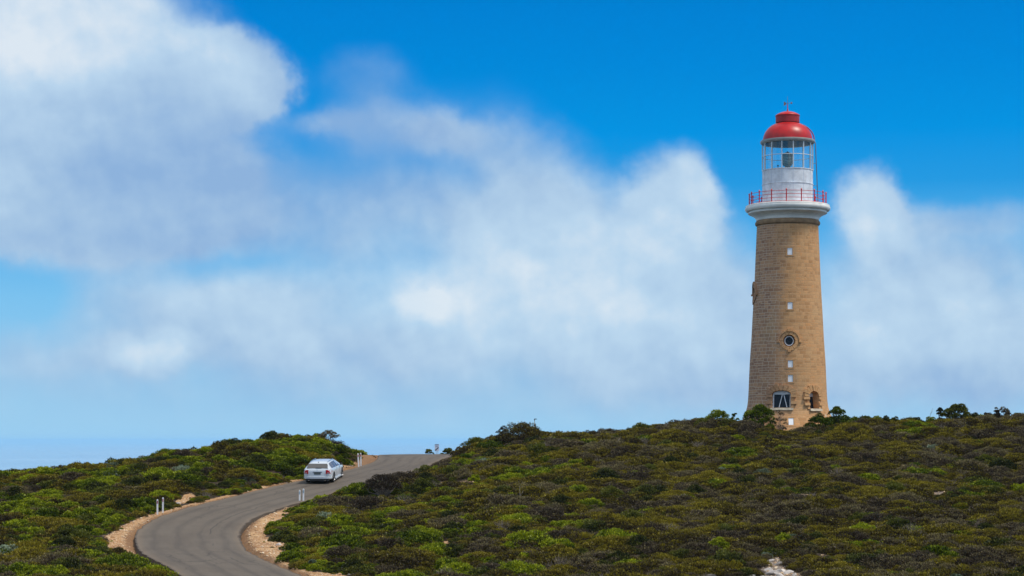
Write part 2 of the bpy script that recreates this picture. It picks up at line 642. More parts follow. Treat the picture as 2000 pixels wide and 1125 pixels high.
SEA_Z = -90.0
mb = MB()
rad = [0, 400, 1500, 6000, 25000, 100000, 420000]
vs, fs = [(0, 0, SEA_Z)], []
SEG = 64
for r_ in rad[1:]:
    for k in range(SEG):
        t = 2 * math.pi * k / SEG
        vs.append((r_ * math.sin(t), r_ * math.cos(t), SEA_Z))
for k in range(SEG):
    fs.append((0, 1 + (k + 1) % SEG, 1 + k))
for i in range(len(rad) - 2):
    for k in range(SEG):
        a = 1 + i * SEG
        fs.append((a + k, a + (k + 1) % SEG, a + SEG + (k + 1) % SEG, a + SEG + k))
fs = [tuple(reversed(f)) if False else f for f in fs]
sea = mesh_obj('sea', vs, fs, sea_mat())
tag(sea, 'pale blue sea meeting the hazy horizon beyond the headland', kind='structure')


# ------------------------------------------------------------------ setting: ground sheet
def ground_mat():
    m, nt, out = new_mat('heath_soil_and_gravel')
    b = nt.new('ShaderNodeBsdfPrincipled')
    pos = nt.new('ShaderNodeNewGeometry').outputs['Position']
    at = nt.new('ShaderNodeAttribute', attribute_name='bare').outputs['Fac']
    n1 = nt.noise(pos, 1.6, 5, 0.6)
    mask = nt.rmp(nt.m('ADD', at, nt.m('MULTIPLY', nt.m('SUBTRACT', n1, 0.5), 0.9)), 0.35, 0.6)
    # soil
    n2 = nt.noise(pos, 3.5, 5, 0.65)
    soil = nt.ramp(n2, [(0.25, (0.030, 0.022, 0.014)), (0.55, (0.060, 0.044, 0.028)), (0.8, (0.12, 0.085, 0.05))])
    # gravel: sandy base with pale stones and orange dirt
    n3 = nt.noise(pos, 0.9, 5, 0.6)
    dirt = nt.ramp(n3, [(0.3, s2l((142, 102, 66))), (0.5, s2l((176, 134, 92))), (0.7, s2l((200, 164, 120)))])
    vo = nt.new('ShaderNodeTexVoronoi', feature='F1')
    nt.put(vo.inputs['Vector'], pos)
    vo.inputs['Scale'].default_value = 13.0
    st = nt.rmp(vo.outputs['Distance'], 0.55, 0.25)
    vr = nt.sep(vo.outputs['Color'])
    stc = nt.ramp(vr[0], [(0.0, s2l((165, 130, 98))), (0.5, s2l((214, 184, 148))), (1.0, s2l((238, 222, 198)))])
    st = nt.m('MULTIPLY', st, nt.rmp(vr[1], 0.35, 0.5))
    grav = nt.mix(st, dirt, stc)
    # reddish strip of fine dirt next to the asphalt
    rdn = nt.new('ShaderNodeAttribute', attribute_name='rdist').outputs['Fac']
    edge = nt.rmp(nt.m('ADD', rdn, nt.m('MULTIPLY', nt.m('SUBTRACT', n1, 0.5), 1.1)), 0.55, 0.15)
    grav = nt.mix(nt.m('MULTIPLY', edge, 0.75), grav, nt.mix(n2, s2l((92, 72, 55)), s2l((142, 104, 72))))
    gx_ = nt.sep(pos)[0]
    grav = nt.mix(nt.rmp(gx_, 5.0, 8.0), grav, nt.mix(st, nt.mix(n2, s2l((92, 80, 70)), s2l((138, 124, 110))), s2l((176, 168, 160))))
    nt.put(b.inputs['Base Color'], nt.mix(mask, soil, grav))
    b.inputs['Roughness'].default_value = 0.95
    b.inputs['Specular IOR Level'].default_value = 0.2
    bn = nt.new('ShaderNodeBump')
    bn.inputs['Strength'].default_value = 0.8
    bn.inputs['Distance'].default_value = 0.06
    nt.put(bn.inputs['Height'], nt.m('ADD', nt.m('MULTIPLY', st, 0.7), n2))
    nt.put(b.inputs['Normal'], bn.outputs[0])
    nt.l.new(b.outputs[0], out.inputs[0])
    return m


xs = np.unique(np.concatenate([np.linspace(-230, -60, 30), np.linspace(-60, -26, 50), np.linspace(-26, 2, 110), np.linspace(2, 50, 80), np.linspace(50, 240, 34)]))
ys = np.unique(np.concatenate([np.linspace(-60, 85, 50), np.linspace(85, 165, 300), np.linspace(165, 190, 40), np.linspace(190, 420, 50)]))
GX, GY = np.meshgrid(xs, ys)
gx, gy = GX.ravel(), GY.ravel()
gz = ground(gx, gy, cut=True)
nx, ny = len(xs), len(ys)
idx = np.arange(nx * ny).reshape(ny, nx)
quads = np.stack([idx[:-1, :-1], idx[:-1, 1:], idx[1:, 1:], idx[1:, :-1]], -1).reshape(-1, 4)
me = bpy.data.meshes.new('ground')
me.from_pydata(np.stack([gx, gy, gz], 1).tolist(), [], quads.tolist())
me.materials.append(ground_mat())
me.polygons.foreach_set('use_smooth', [True] * len(me.polygons))
bare = in_bare(gx, gy).astype(float)
rdg = road_dist(gx, gy)
bare = np.maximum(bare, (rdg < 0.75).astype(float))
a = me.attributes.new('bare', 'FLOAT', 'POINT')
a.data.foreach_set('value', bare)
a = me.attributes.new('rdist', 'FLOAT', 'POINT')
a.data.foreach_set('value', np.clip(rdg, 0, 5))
me.update()
ground_o = link(bpy.data.objects.new('ground', me))
tag(ground_o, 'dark heath soil and pale orange gravel verges of the headland', kind='structure')


# ------------------------------------------------------------------ setting: road
def road_mat():
    m, nt, out = new_mat('worn_asphalt')
    b = nt.new('ShaderNodeBsdfPrincipled')
    pos = nt.new('ShaderNodeNewGeometry').outputs['Position']
    uv = nt.new('ShaderNodeUVMap').outputs[0]
    u, v, _ = nt.sep(uv)          # u 0..1 across, v metres along
    wob = nt.m('MULTIPLY_ADD', nt.m('SUBTRACT', nt.noise(nt.xyz(0.0, v, 0.0), 0.12, 2), 0.5), 0.16, u)
    def band(c, w):
        return nt.rmp(nt.m('ABSOLUTE', nt.m('SUBTRACT', wob, c)), w, 0.0)
    tr = nt.m('MAXIMUM', nt.m('MAXIMUM', band(0.17, 0.07), band(0.40, 0.07)), nt.m('MAXIMUM', band(0.62, 0.06), band(0.84, 0.06)))
    streak = nt.noise(nt.xyz(nt.m('MULTIPLY', u, 9.0), nt.m('MULTIPLY', v, 0.12), 0.0), 2.2, 5, 0.6)
    grain = nt.noise(pos, 26.0, 3, 0.7)
    fine = nt.noise(pos, 70.0, 2, 0.7)
    big = nt.noise(pos, 0.35, 4, 0.55)
    c0 = nt.mix(nt.rmp(big, 0.3, 0.7), (0.122, 0.098, 0.074), (0.155, 0.127, 0.097))
    c1 = nt.mix(nt.m('MULTIPLY', tr, 0.6), c0, (0.088, 0.072, 0.058))
    c1 = nt.mix(nt.m('MULTIPLY', nt.rmp(streak, 0.42, 0.7), 0.5), c1, (0.165, 0.134, 0.102))
    c1 = nt.mix(nt.rmp(grain, 0.35, 0.75, 0, 0.5), c1, (0.080, 0.072, 0.064))
    c1 = nt.mix(nt.rmp(fine, 0.55, 0.8, 0, 0.4), c1, (0.22, 0.20, 0.175))
    pat = nt.noise(pos, 0.9, 5, 0.65)
    c1 = nt.mix(nt.rmp(pat, 0.52, 0.72, 0, 0.35), c1, (0.095, 0.080, 0.066))
    ck = nt.new('ShaderNodeTexVoronoi', feature='DISTANCE_TO_EDGE')
    nt.put(ck.inputs['Vector'], nt.xyz(nt.m('MULTIPLY_ADD', pat, 1.2, nt.m('MULTIPLY', u, 5.5)), nt.m('MULTIPLY_ADD', big, 3.0, nt.m('MULTIPLY', v, 0.7)), 0.0))
    ck.inputs['Scale'].default_value = 0.55
    crk = nt.m('MULTIPLY', nt.rmp(ck.outputs['Distance'], 0.022, 0.006), nt.rmp(nt.noise(pos, 0.12, 2), 0.48, 0.56))
    c1 = nt.mix(nt.m('MULTIPLY', crk, 0.55), c1, (0.040, 0.035, 0.030))
    dust = nt.rmp(nt.m('ADD', nt.m('ABSOLUTE', nt.m('SUBTRACT', u, 0.5)), nt.m('MULTIPLY', nt.m('SUBTRACT', pat, 0.5), 0.12)), 0.40, 0.50)
    c1 = nt.mix(nt.m('MULTIPLY', dust, 0.35), c1, (0.26, 0.19, 0.125))
    # dark sealing seam along the inner lane
    seam = nt.m('MULTIPLY', nt.rmp(nt.m('ABSOLUTE', nt.m('SUBTRACT', wob, 0.72)), 0.012, 0.003), nt.rmp(nt.noise(nt.xyz(0.0, v, 3.0), 0.25, 2), 0.48, 0.55))
    c1 = nt.mix(nt.m('MULTIPLY', seam, 0.55), c1, (0.045, 0.04, 0.038))
    ed = nt.rmp(nt.m('ADD', nt.m('ABSOLUTE', nt.m('SUBTRACT', u, 0.5)), nt.m('MULTIPLY', nt.m('SUBTRACT', grain, 0.5), 0.03)), 0.478, 0.492)
    c1 = nt.mix(nt.m('MULTIPLY', ed, 0.6), c1, (0.05, 0.043, 0.038))  # dark edge line: shade of the road's side face painted into the colour
    nt.put(b.inputs['Base Color'], c1)
    b.inputs['Roughness'].default_value = 0.85
    b.inputs['Specular IOR Level'].default_value = 0.25
    bn = nt.new('ShaderNodeBump')
    bn.inputs['Strength'].default_value = 0.5
    bn.inputs['Distance'].default_value = 0.01
    nt.put(bn.inputs['Height'], grain)
    nt.put(b.inputs['Normal'], bn.outputs[0])
    nt.l.new(b.outputs[0], out.inputs[0])
    return m


NC = 14
vs, fs, uvs = [], [], []
cum = np.concatenate([[0], np.cumsum(np.linalg.norm(np.diff(CL, axis=0), axis=1))])
jl = np.interp(np.arange(NR), np.arange(0, NR + 2, 2), rng.normal(0, 0.05, len(np.arange(0, NR + 2, 2))))
jr = np.interp(np.arange(NR), np.arange(0, NR + 2, 2), rng.normal(0, 0.05, len(np.arange(0, NR + 2, 2))))
for i in range(NR):
    L, Rr = Ls[i], Rs[i]
    dirr = (Rr - L) / np.linalg.norm(Rr - L)
    L = L - dirr * jl[i]
    Rr = Rr + dirr * jr[i]
    for j in range(-1, NC + 2):
        t = min(max(j / NC, 0), 1)
        p = L * (1 - t) + Rr * t
        z = float(hY(p[1])) + 0.05 * (1 - (2 * t - 1) ** 2) + 0.02
        if j < 0 or j > NC:
            z -= 0.34
            p = p + dirr * (0.05 if j > NC else -0.05)
        vs.append((p[0], p[1], z))
        uvs.append((t, cum[i]))
W_ = NC + 3
for i in range(NR - 1):
    for j in range(W_ - 1):
        fs.append((i * W_ + j, i * W_ + j + 1, (i + 1) * W_ + j + 1, (i + 1) * W_ + j))
road = mesh_obj('road', vs, fs, road_mat(), smooth=True, sharp=50)
ul = road.data.uv_layers.new(name='UVMap')
li = np.empty(len(road.data.loops), int)
road.data.loops.foreach_get('vertex_index', li)
ul.data.foreach_set('uv', np.array(uvs)[li].ravel())
tag(road, 'unmarked grey asphalt road curving uphill past the white car', kind='structure')

# ------------------------------------------------------------------ gravel stones on the verges
def stone_mat(name, stops, rough=0.9, obj=False):
    m, nt, out = new_mat(name)
    b = nt.new('ShaderNodeBsdfPrincipled')
    geo = nt.new('ShaderNodeNewGeometry')
    n = nt.noise(geo.outputs['Position'], 5.0, 5, 0.6)
    f = nt.m('ADD', nt.m('MULTIPLY', nt.new('ShaderNodeObjectInfo').outputs['Random'] if obj else geo.outputs['Random Per Island'], 0.7), nt.m('MULTIPLY', n, 0.4))
    nt.put(b.inputs['Base Color'], nt.ramp(f, stops))
    b.inputs['Roughness'].default_value = rough
    nt.l.new(b.outputs[0], out.inputs[0])
    return m


M_stone = stone_mat('verge_stone', [(0.1, s2l((140, 104, 72))), (0.45, s2l((188, 152, 112))), (0.75, s2l((222, 196, 160))), (1.0, s2l((240, 228, 208)))])
M_rock = stone_mat('limestone', [(0.1, s2l((96, 90, 86))), (0.4, s2l((150, 144, 140))), (0.65, s2l((196, 188, 180))), (1.0, s2l((224, 214, 202)))], obj=True)

ICO = None


def ico(sub=1):
    bm = bmesh.new()
    bmesh.ops.create_icosphere(bm, subdivisions=sub, radius=1)
    v = np.array([x.co[:] for x in bm.verts])
    f = [tuple(q.index for q in p.verts) for p in bm.faces]
    bm.free()
    return v, f


iv, if_ = ico(1)
sx, sy = [], []
for poly in BARE:
    x0, y0 = poly.min(0)
    x1, y1 = poly.max(0)
    n = int((x1 - x0) * (y1 - y0) * 60)
    qx, qy = rng.uniform(x0, x1, n), rng.uniform(y0, y1, n)
    k = pip(qx, qy, poly)
    sx.append(qx[k])
    sy.append(qy[k])
sx, sy = np.concatenate(sx), np.concatenate(sy)
rd = road_dist(sx, sy)
keep = (rd > 0.12) & (rng.uniform(0, 1, len(sx)) < np.clip(0.3 + rd * 0.5, 0, 1)) & (sy < 165)
sx, sy = sx[keep][:9000], sy[keep][:9000]
sz = ground(sx, sy)
V_, F_ = [], []
for i in range(len(sx)):
    s = 0.014 + 0.035 * rng.random() ** 3 + (0.05 if rng.random() < 0.03 else 0)
    sc = np.array([s * rng.uniform(0.8, 1.4), s * rng.uniform(0.8, 1.4), s * rng.uniform(0.5, 0.9)])
    vv = iv * sc * rng.uniform(0.8, 1.2, (len(iv), 1)) + [sx[i], sy[i], sz[i] + s * 0.2]
    b0 = len(V_) * len(iv)
    V_.append(vv)
    F_ += [(a + b0, b + b0, c + b0) for a, b, c in if_]
st = mesh_obj('gravel', np.concatenate(V_).tolist(), F_, M_stone)
tag(st, 'loose pale stones strewn over the verges beside the road', kind='stuff')

# limestone rocks at the foot of the hill, each on its own
iv2, if2 = ico(2)


def rock(px, py, w, label, grp, flat=0.45, seed=0):
    r_ = np.random.default_rng(seed)
    d = dpy(py) if py < 1125 else 98 - (py - 1125) * 0.05
    s = w / 2 * d / F
    x = (px - 1000) * d / F
    planes = r_.normal(0, 1, (14, 3)) * [1, 1, 1.2]
    planes /= np.linalg.norm(planes, axis=1)[:, None]
    v = iv2.copy()
    for pl in planes:
        dd = v @ pl
        lim = r_.uniform(0.32, 0.72)
        v = v - np.outer(np.maximum(dd - lim, 0), pl)
    v = v * [s * 1.7, s * r_.uniform(0.7, 1.0), s * flat * 1.6]
    v += r_.normal(0, s * 0.02, v.shape)
    o = mesh_obj('limestone_rock', v.tolist(), if2, M_rock)
    o.location = (x, d, g1(x, d) + s * flat * 0.45)
    o.rotation_euler = (r_.uniform(-.2, .2), r_.uniform(-.2, .2), r_.uniform(-.5, .5))
    tag(o, label, 'rock', grp)
    return o


G1 = 'pale limestone rocks at the foot of the hill'
rk = [(1512, 1091, 16, 'small pale rock topmost in the rock patch on the right slope'),
      (1506, 1099, 14, 'pinkish cream rock second from the top of the rock patch'),
      (1521, 1102, 18, 'blocky cream rock in the middle of the narrow rock run'),
      (1534, 1104, 9, 'tiny rock on the right side of the narrow rock run'),
      (1500, 1112, 16, 'grey angular rock at the left edge of the lower rock patch'),
      (1526, 1113, 22, 'long grey slab above the bigger slabs in the rock patch'),
      (1541, 1115, 24, 'long blue grey slab right of centre in the rock patch'),
      (1503, 1119, 26, 'long grey slab lying lowest on the left of the rock patch'),
      (1524, 1121, 18, 'cream block between the two lowest slabs of the rock patch'),
      (1552, 1121, 14, 'small grey rock right of the long slabs'),
      (1576, 1119, 20, 'separate grey slab furthest right at the bottom edge'),
      (1487, 1123, 14, 'rounded pale rock at the bottom edge left of the patch'),
      (1388, 1121, 20, 'white split rock at the bottom edge under the dark shrubs'),
      (1398, 1124, 12, 'small white rock touching the white split rock'),
      (1381, 1117, 8, 'tiny pale rock above the white split rock'),
      (1292, 1123, 18, 'flat white rock furthest left along the bottom edge'),
      (1336, 1124, 16, 'cream rock between the flat white rock and the split rock'),
      (1362, 1124, 12, 'low cream rock close left of the split rock'),
      (1465, 1123, 16, 'flat grey rock halfway between split rock and rock patch')]
for i, (px, py, w, lb) in enumerate(rk):
    rock(px, py, w, lb, G1, seed=40 + i)
# big boulders on the verges
G2 = 'pale boulders on the road verges'
for i, (px, py, w, lb) in enumerate([(294, 1001, 11, 'cream boulder beside the pair of posts left of the bend'),
                                     (349, 984, 9, 'cream boulder on the bare bank nearest the posts'),
                                     (470, 951, 10, 'cream boulder at the far end of the bare bank'),
                                     (545, 1066, 12, 'grey stone at the inner verge below the green shrubs'),
                                     (681, 1118, 9, 'pale stone in the gravel at the bottom centre'),
                                     (684, 910, 9, 'orange boulder on the verge left of the crest posts')]):
    rock(px, py, w, lb, G2, flat=0.6, seed=90 + i)

# ------------------------------------------------------------------ lighthouse
LX, LY = 538.2 / 25.0, 156.0
zz = lambda py: (HZ - py) / 25.0
LB = 0.4                                   # base level of the tower


def stone_tower_mat(name='tower_limestone', trim=False):
    m, nt, out = new_mat(name)
    b = nt.new('ShaderNodeBsdfPrincipled')
    oc = nt.new('ShaderNodeTexCoord').outputs['Object']
    x, y, z = nt.sep(oc)
    ang = nt.m('ARCTAN2', x, nt.m('MULTIPLY', y, -1.0))       # 0 faces the road side
    u = nt.m('MULTIPLY', ang, 2.8)
    p2 = nt.xyz(u, z, 0.0)
    wv = nt.new('ShaderNodeTexNoise')
    nt.put(wv.inputs['Vector'], p2)
    wv.inputs['Scale'].default_value = 1.1
    wv.inputs['Detail'].default_value = 2.0
    wr_, wg_, _ = nt.sep(wv.outputs['Color'])
    u2 = nt.m('MULTIPLY_ADD', nt.m('SUBTRACT', wr_, 0.5), 0.16, u)
    z2 = nt.m('MULTIPLY_ADD', nt.m('SUBTRACT', wg_, 0.5), 0.06, z)
    def brick(w, h, off, sq, sqf):
        br = nt.new('ShaderNodeTexBrick')
        br.offset = off
        br.squash = sq
        br.squash_frequency = sqf
        nt.put(br.inputs['Vector'], nt.xyz(u2, z2, 0.0))
        br.inputs['Color1'].default_value = (0, 0, 0, 1)
        br.inputs['Color2'].default_value = (1, 1, 1, 1)
        br.inputs['Mortar'].default_value = (0.5, 0.5, 0.5, 1)
        br.inputs['Scale'].default_value = 1.0
        br.inputs['Mortar Size'].default_value = 0.022
        br.inputs['Mortar Smooth'].default_value = 0.3
        br.inputs['Brick Width'].default_value = w
        br.inputs['Row Height'].default_value = h
        return br
    b1 = brick(0.52, 0.27, 0.5, 0.62, 3)
    b2 = brick(0.34, 0.185, 0.4, 1.6, 2)
    sel = nt.rmp(nt.noise(nt.xyz(nt.m('MULTIPLY', u, 0.5), z, 4.0), 0.9, 2), 0.49, 0.51)
    blk = nt.mix(sel, b1.outputs['Color'], b2.outputs['Color'])
    mort = nt.m('ADD', nt.m('MULTIPLY', b1.outputs['Fac'], nt.m('SUBTRACT', 1.0, sel)), nt.m('MULTIPLY', b2.outputs['Fac'], sel))
    blk = nt.sep(blk)[0]
    if trim:
        mort = 0.0
        blk = nt.noise(oc, 4.0, 2)
    # stone colour: warm to the right, browner blocks with pale pointing to the left
    n1 = nt.noise(nt.xyz(u, nt.m('MULTIPLY', z, 0.6), 1.0), 0.55, 5, 0.6)
    n2 = nt.noise(oc, 7.0, 5, 0.65)
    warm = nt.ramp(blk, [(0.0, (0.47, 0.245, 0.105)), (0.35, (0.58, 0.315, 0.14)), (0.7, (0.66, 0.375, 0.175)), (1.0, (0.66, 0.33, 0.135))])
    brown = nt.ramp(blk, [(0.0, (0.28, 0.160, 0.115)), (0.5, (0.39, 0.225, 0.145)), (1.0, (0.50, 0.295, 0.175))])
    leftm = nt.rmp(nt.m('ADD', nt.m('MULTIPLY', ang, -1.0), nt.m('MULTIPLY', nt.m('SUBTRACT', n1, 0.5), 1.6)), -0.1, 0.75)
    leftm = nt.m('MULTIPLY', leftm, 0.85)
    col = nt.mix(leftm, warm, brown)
    col = nt.mix(nt.rmp(n1, 0.5, 0.75, 0, 0.35), col, (0.56, 0.40, 0.22))
    col = nt.mix(nt.rmp(n2, 0.35, 0.8, 0, 0.38), col, nt.mix(n1, (0.30, 0.18, 0.085), (0.38, 0.24, 0.12)))
    # pointing
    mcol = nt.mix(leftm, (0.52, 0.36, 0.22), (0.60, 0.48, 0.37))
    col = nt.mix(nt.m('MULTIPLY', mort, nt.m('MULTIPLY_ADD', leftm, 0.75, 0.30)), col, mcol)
    # dark run-off streaks under the gallery
    stn = nt.noise(nt.xyz(nt.m('MULTIPLY', u, 3.0), nt.m('MULTIPLY', z, 0.12), 2.0), 1.6, 4, 0.6)
    stk = nt.m('MULTIPLY', nt.rmp(z, 12.5, 16.6), nt.rmp(stn, 0.46, 0.7))
    col = nt.mix(nt.m('MULTIPLY', stk, 0.30), col, (0.28, 0.18, 0.10))
    # white lime spots
    vo = nt.new('ShaderNodeTexVoronoi', feature='F1')
    nt.put(vo.inputs['Vector'], p2)
    vo.inputs['Scale'].default_value = 0.75
    sr = nt.sep(vo.outputs['Color'])
    spot = nt.m('MULTIPLY', nt.rmp(nt.m('ADD', vo.outputs['Distance'], nt.m('MULTIPLY', n2, 0.05)), 0.125, 0.085), nt.rmp(sr[0], 0.78, 0.8))
    if not trim:
        col = nt.mix(nt.m('MULTIPLY', spot, 0.6), col, (0.62, 0.55, 0.45))
    nt.put(b.inputs['Base Color'], col)
    b.inputs['Roughness'].default_value = 0.9
    b.inputs['Specular IOR Level'].default_value = 0.2
    bn = nt.new('ShaderNodeBump')
    bn.inputs['Strength'].default_value = 0.55
    bn.inputs['Distance'].default_value = 0.03
    hgt = nt.m('ADD', nt.m('MULTIPLY', mort, -0.6) if not trim else 0.0, nt.m('ADD', nt.m('MULTIPLY', n2, 0.9), nt.m('MULTIPLY', blk, 0.35)))
    nt.put(bn.inputs['Height'], hgt)
    nt.put(b.inputs['Normal'], bn.outputs[0])
    nt.l.new(b.outputs[0], out.inputs[0])
    return m


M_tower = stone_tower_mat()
M_trim = stone_tower_mat('dressed_limestone', True)
M_sill = pbr('pale_sill_stone', s2l((205, 190, 165)), 0.8, var=0.25, vscale=3)
M_white = pbr('white_paint', s2l((218, 224, 230)), 0.5, var=0.20, vscale=1.8)
M_cream = pbr('cream_white_paint', s2l((238, 237, 230)), 0.55, var=0.14, vscale=1.1)
M_rim = pbr('pale_grey_paint', s2l((150, 152, 148)), 0.5, var=0.15, vscale=2.5)
M_band = pbr('neck_stone', (0.30, 0.19, 0.10), 0.85, var=0.3, vscale=2.0, bump=0.4)
M_red = pbr('red_dome_paint', (0.52, 0.009, 0.010), 0.36, var=0.25, vscale=1.4)
M_red2 = pbr('red_rail_paint', (0.55, 0.02, 0.03), 0.4, var=0.1)
M_reddark = pbr('dull_red_paint', (0.36, 0.014, 0.018), 0.5, var=0.25, vscale=3)
M_mull = pbr('pale_mullion_paint', s2l((215, 222, 226)), 0.5)
M_pipe = pbr('grey_pipe_paint', s2l((110, 116, 124)), 0.5)
M_navy = pbr('dark_ceiling_paint', (0.003, 0.004, 0.008), 0.9, spec=0.1)
M_dark = pbr('dark_gap', (0.012, 0.014, 0.018), 0.5)
M_vane = pbr('weathered_copper', (0.22, 0.12, 0.07), 0.6, var=0.3, vscale=8)
M_shut = pbr('white_shutter_paint', s2l((236, 240, 244)), 0.6)
M_wframe = pbr('white_window_frame', s2l((226, 230, 234)), 0.5)
M_floor = pbr('lantern_floor', (0.12, 0.12, 0.12), 0.7)


def glass_mat(name, tint=(0.80, 0.93, 0.96), gl=0.14, haze=0.10, rough=0.03):
    m, nt, out = new_mat(name)
    tr = nt.new('ShaderNodeBsdfTransparent')
    nt.put(tr.inputs[0], tint)
    g = nt.new('ShaderNodeBsdfGlossy')
    g.inputs['Roughness'].default_value = rough
    d = nt.new('ShaderNodeBsdfDiffuse')
    nt.put(d.inputs[0], (0.75, 0.95, 0.95))
    m1 = nt.new('ShaderNodeMixShader')
    m1.inputs[0].default_value = gl
    nt.l.new(tr.outputs[0], m1.inputs[1])
    nt.l.new(g.outputs[0], m1.inputs[2])
    m2 = nt.new('ShaderNodeMixShader')
    m2.inputs[0].default_value = haze
    nt.l.new(m1.outputs[0], m2.inputs[1])
    nt.l.new(d.outputs[0], m2.inputs[2])
    nt.l.new(m2.outputs[0], out.inputs[0])
    return m


M_glass = glass_mat('lantern_glass', tint=(0.93, 0.985, 0.99), gl=0.10, haze=0.05)
M_wglass = pbr('dark_window_glass', (0.010, 0.016, 0.026), 0.35, spec=0.25)


def lens_mat():
    m, nt, out = new_mat('lens_glass')
    b = nt.new('ShaderNodeBsdfPrincipled')
    oc = nt.new('ShaderNodeTexCoord').outputs['Object']
    w = nt.new('ShaderNodeTexWave', wave_type='BANDS', bands_direction='Z')
    nt.put(w.inputs['Vector'], oc)
    w.inputs['Scale'].default_value = 2.6
    w.inputs['Distortion'].default_value = 1.0
    n = nt.noise(oc, 6.0, 3)
    nt.put(b.inputs['Base Color'], nt.mix(nt.m('MULTIPLY', w.outputs['Fac'], n), (0.02, 0.055, 0.04), (0.62, 0.82, 0.72)))  # pale bands put bright glints into the lens colour
    b.inputs['Roughness'].default_value = 0.15
    nt.l.new(b.outputs[0], out.inputs[0])
    return m


M_lens = lens_mat()

lh = empty('lighthouse', (LX, LY, LB))
tag(lh, 'tall round sandstone lighthouse with white gallery, glass lantern and red dome on the hilltop', 'lighthouse')
# silhouette radii measured per photo row
RP = [(860, 4.6), (846, 4.15), (832, 3.78), (820, 3.50), (812, 3.36), (806, 3.27), (800, 3.19), (790, 3.10), (778, 3.06), (767, 3.035), (740, 2.99), (708, 2.935), (659, 2.80),
      (610, 2.70), (557, 2.575), (500, 2.48), (443, 2.385), (434, 2.37)]
rp_z = np.array([zz(p) - LB for p, r_ in RP])
rp_r = np.array([r_ for p, r_ in RP])


def RT(z):
    return float(np.interp(z, rp_z, rp_r))


prof = []
for p_, r_ in RP:
    prof.append((r_, zz(p_) - LB))
zs_ = np.linspace(prof[0][1], prof[-1][1], 46)
prof = [(RT(z), z) for z in zs_]
mb = MB()
mb.lathe(prof, 128)
shaft = mb.build('tower_shaft', M_tower, lh, smooth=True, sharp=40)


def CY(u, z, t, a0):
    """a point on the round wall: u metres sideways from angle a0, t metres out of the wall"""
    rr = RT(z)
    a = a0 + u / rr
    return Vector(((rr + t) * math.sin(a), -(rr + t) * math.cos(a), z))


def flat_prism(mbx, outline, t0, t1, a0, curved=True):
    """outline in (u, z); a slab between depths t0 and t1 wrapped to the wall"""
    n = len(outline)
    vs = [CY(u, z, t0, a0) for u, z in outline] + [CY(u, z, t1, a0) for u, z in outline]
    fs = [tuple(range(n, 2 * n)), tuple(reversed(range(n)))]
    for i in range(n):
        j = (i + 1) % n
        fs.append((i, j, n + j, n + i))
    mbx.add(vs, fs)


def rect(u, z, w, h):
    return [(u - w / 2, z - h / 2), (u + w / 2, z - h / 2), (u + w / 2, z + h / 2), (u - w / 2, z + h / 2)]


def circ(u, z, r_, n=32):
    return [(u + r_ * math.cos(2 * math.pi * k / n), z + r_ * math.sin(2 * math.pi * k / n)) for k in range(n)]


def arch(w, z0, z1, rise, n=12, u=0.0):
    o = [(u - w / 2, z0), (u + w / 2, z0)]
    for k in range(n + 1):
        t = math.pi * k / n
        o.append((u + w / 2 * math.cos(t), z1 - rise + rise * math.sin(t)))
    return o


VA = -math.atan2(LX, LY)
A_C = VA + math.asin(4.6 / 63)
SMALL = [(496.7, 'topmost small white window of the tower'), (601.5, 'second small white window from the top'),
         (713.5, 'small white window under the porthole'), (741.5, 'small white window above the arched window'), (824.0, 'lowest small white window near the ground')]
cut = MB()
for py, lb in SMALL:
    flat_prism(cut, rect(0, zz(py) - LB, 0.39, 0.54), -0.16, 0.4, A_C)
zpo = zz(669.1) - LB
A_P = VA + math.asin(3.1 / 70)
flat_prism(cut, circ(0, zpo, 0.46), -0.30, 0.5, A_P)
A_W = VA + math.asin(-12.0 / 76.5)
zw0, zw1 = zz(797.5) - LB, zz(764.5) - LB
flat_prism(cut, arch(1.42, zw0, zw1, 0.26), -0.26, 0.6, A_W)
A_N = VA + math.asin(48.6 / 76.0)
zn0, zn1 = zz(799.0) - LB, zz(765.5) - LB
flat_prism(cut, arch(0.86, zn0, zn1, 0.40), -0.55, 0.6, A_N)
A_L = VA + R(-80)
zpl = zz(574) - LB
flat_prism(cut, circ(0, zpl, 0.46), -0.30, 0.5, A_L)
cutter = cut.build('cutter', M_tower, lh)
bo = shaft.modifiers.new('b', 'BOOLEAN')
bo.operation = 'DIFFERENCE'
bo.object = cutter
bo.solver = 'EXACT'
bo.use_self = True
bpy.context.view_layer.update()
dg = bpy.context.evaluated_depsgraph_get()
nm = bpy.data.meshes.new_from_object(shaft.evaluated_get(dg))
shaft.modifiers.clear()
shaft.data = nm
nm.set_sharp_from_angle(angle=R(40))
bpy.data.objects.remove(cutter)

for py, lb in SMALL:
    z = zz(py) - LB
    w = MB()
    flat_prism(w, rect(0, z, 0.375, 0.52), -0.15, -0.035, A_C)
    wo_ = w.build('window', M_shut, lh)
    wo_['label'] = lb
    w = MB()
    flat_prism(w, rect(0, z + 0.34, 0.74, 0.13), -0.03, 0.025, A_C)
    flat_prism(w, rect(-0.27, z, 0.12, 0.52), -0.03, 0.012, A_C)
    flat_prism(w, rect(0.27, z, 0.12, 0.52), -0.03, 0.012, A_C)
    flat_prism(w, rect(0, z - 0.32, 0.60, 0.10), -0.03, 0.035, A_C)
    w.build('stone_surround', M_trim, wo_)


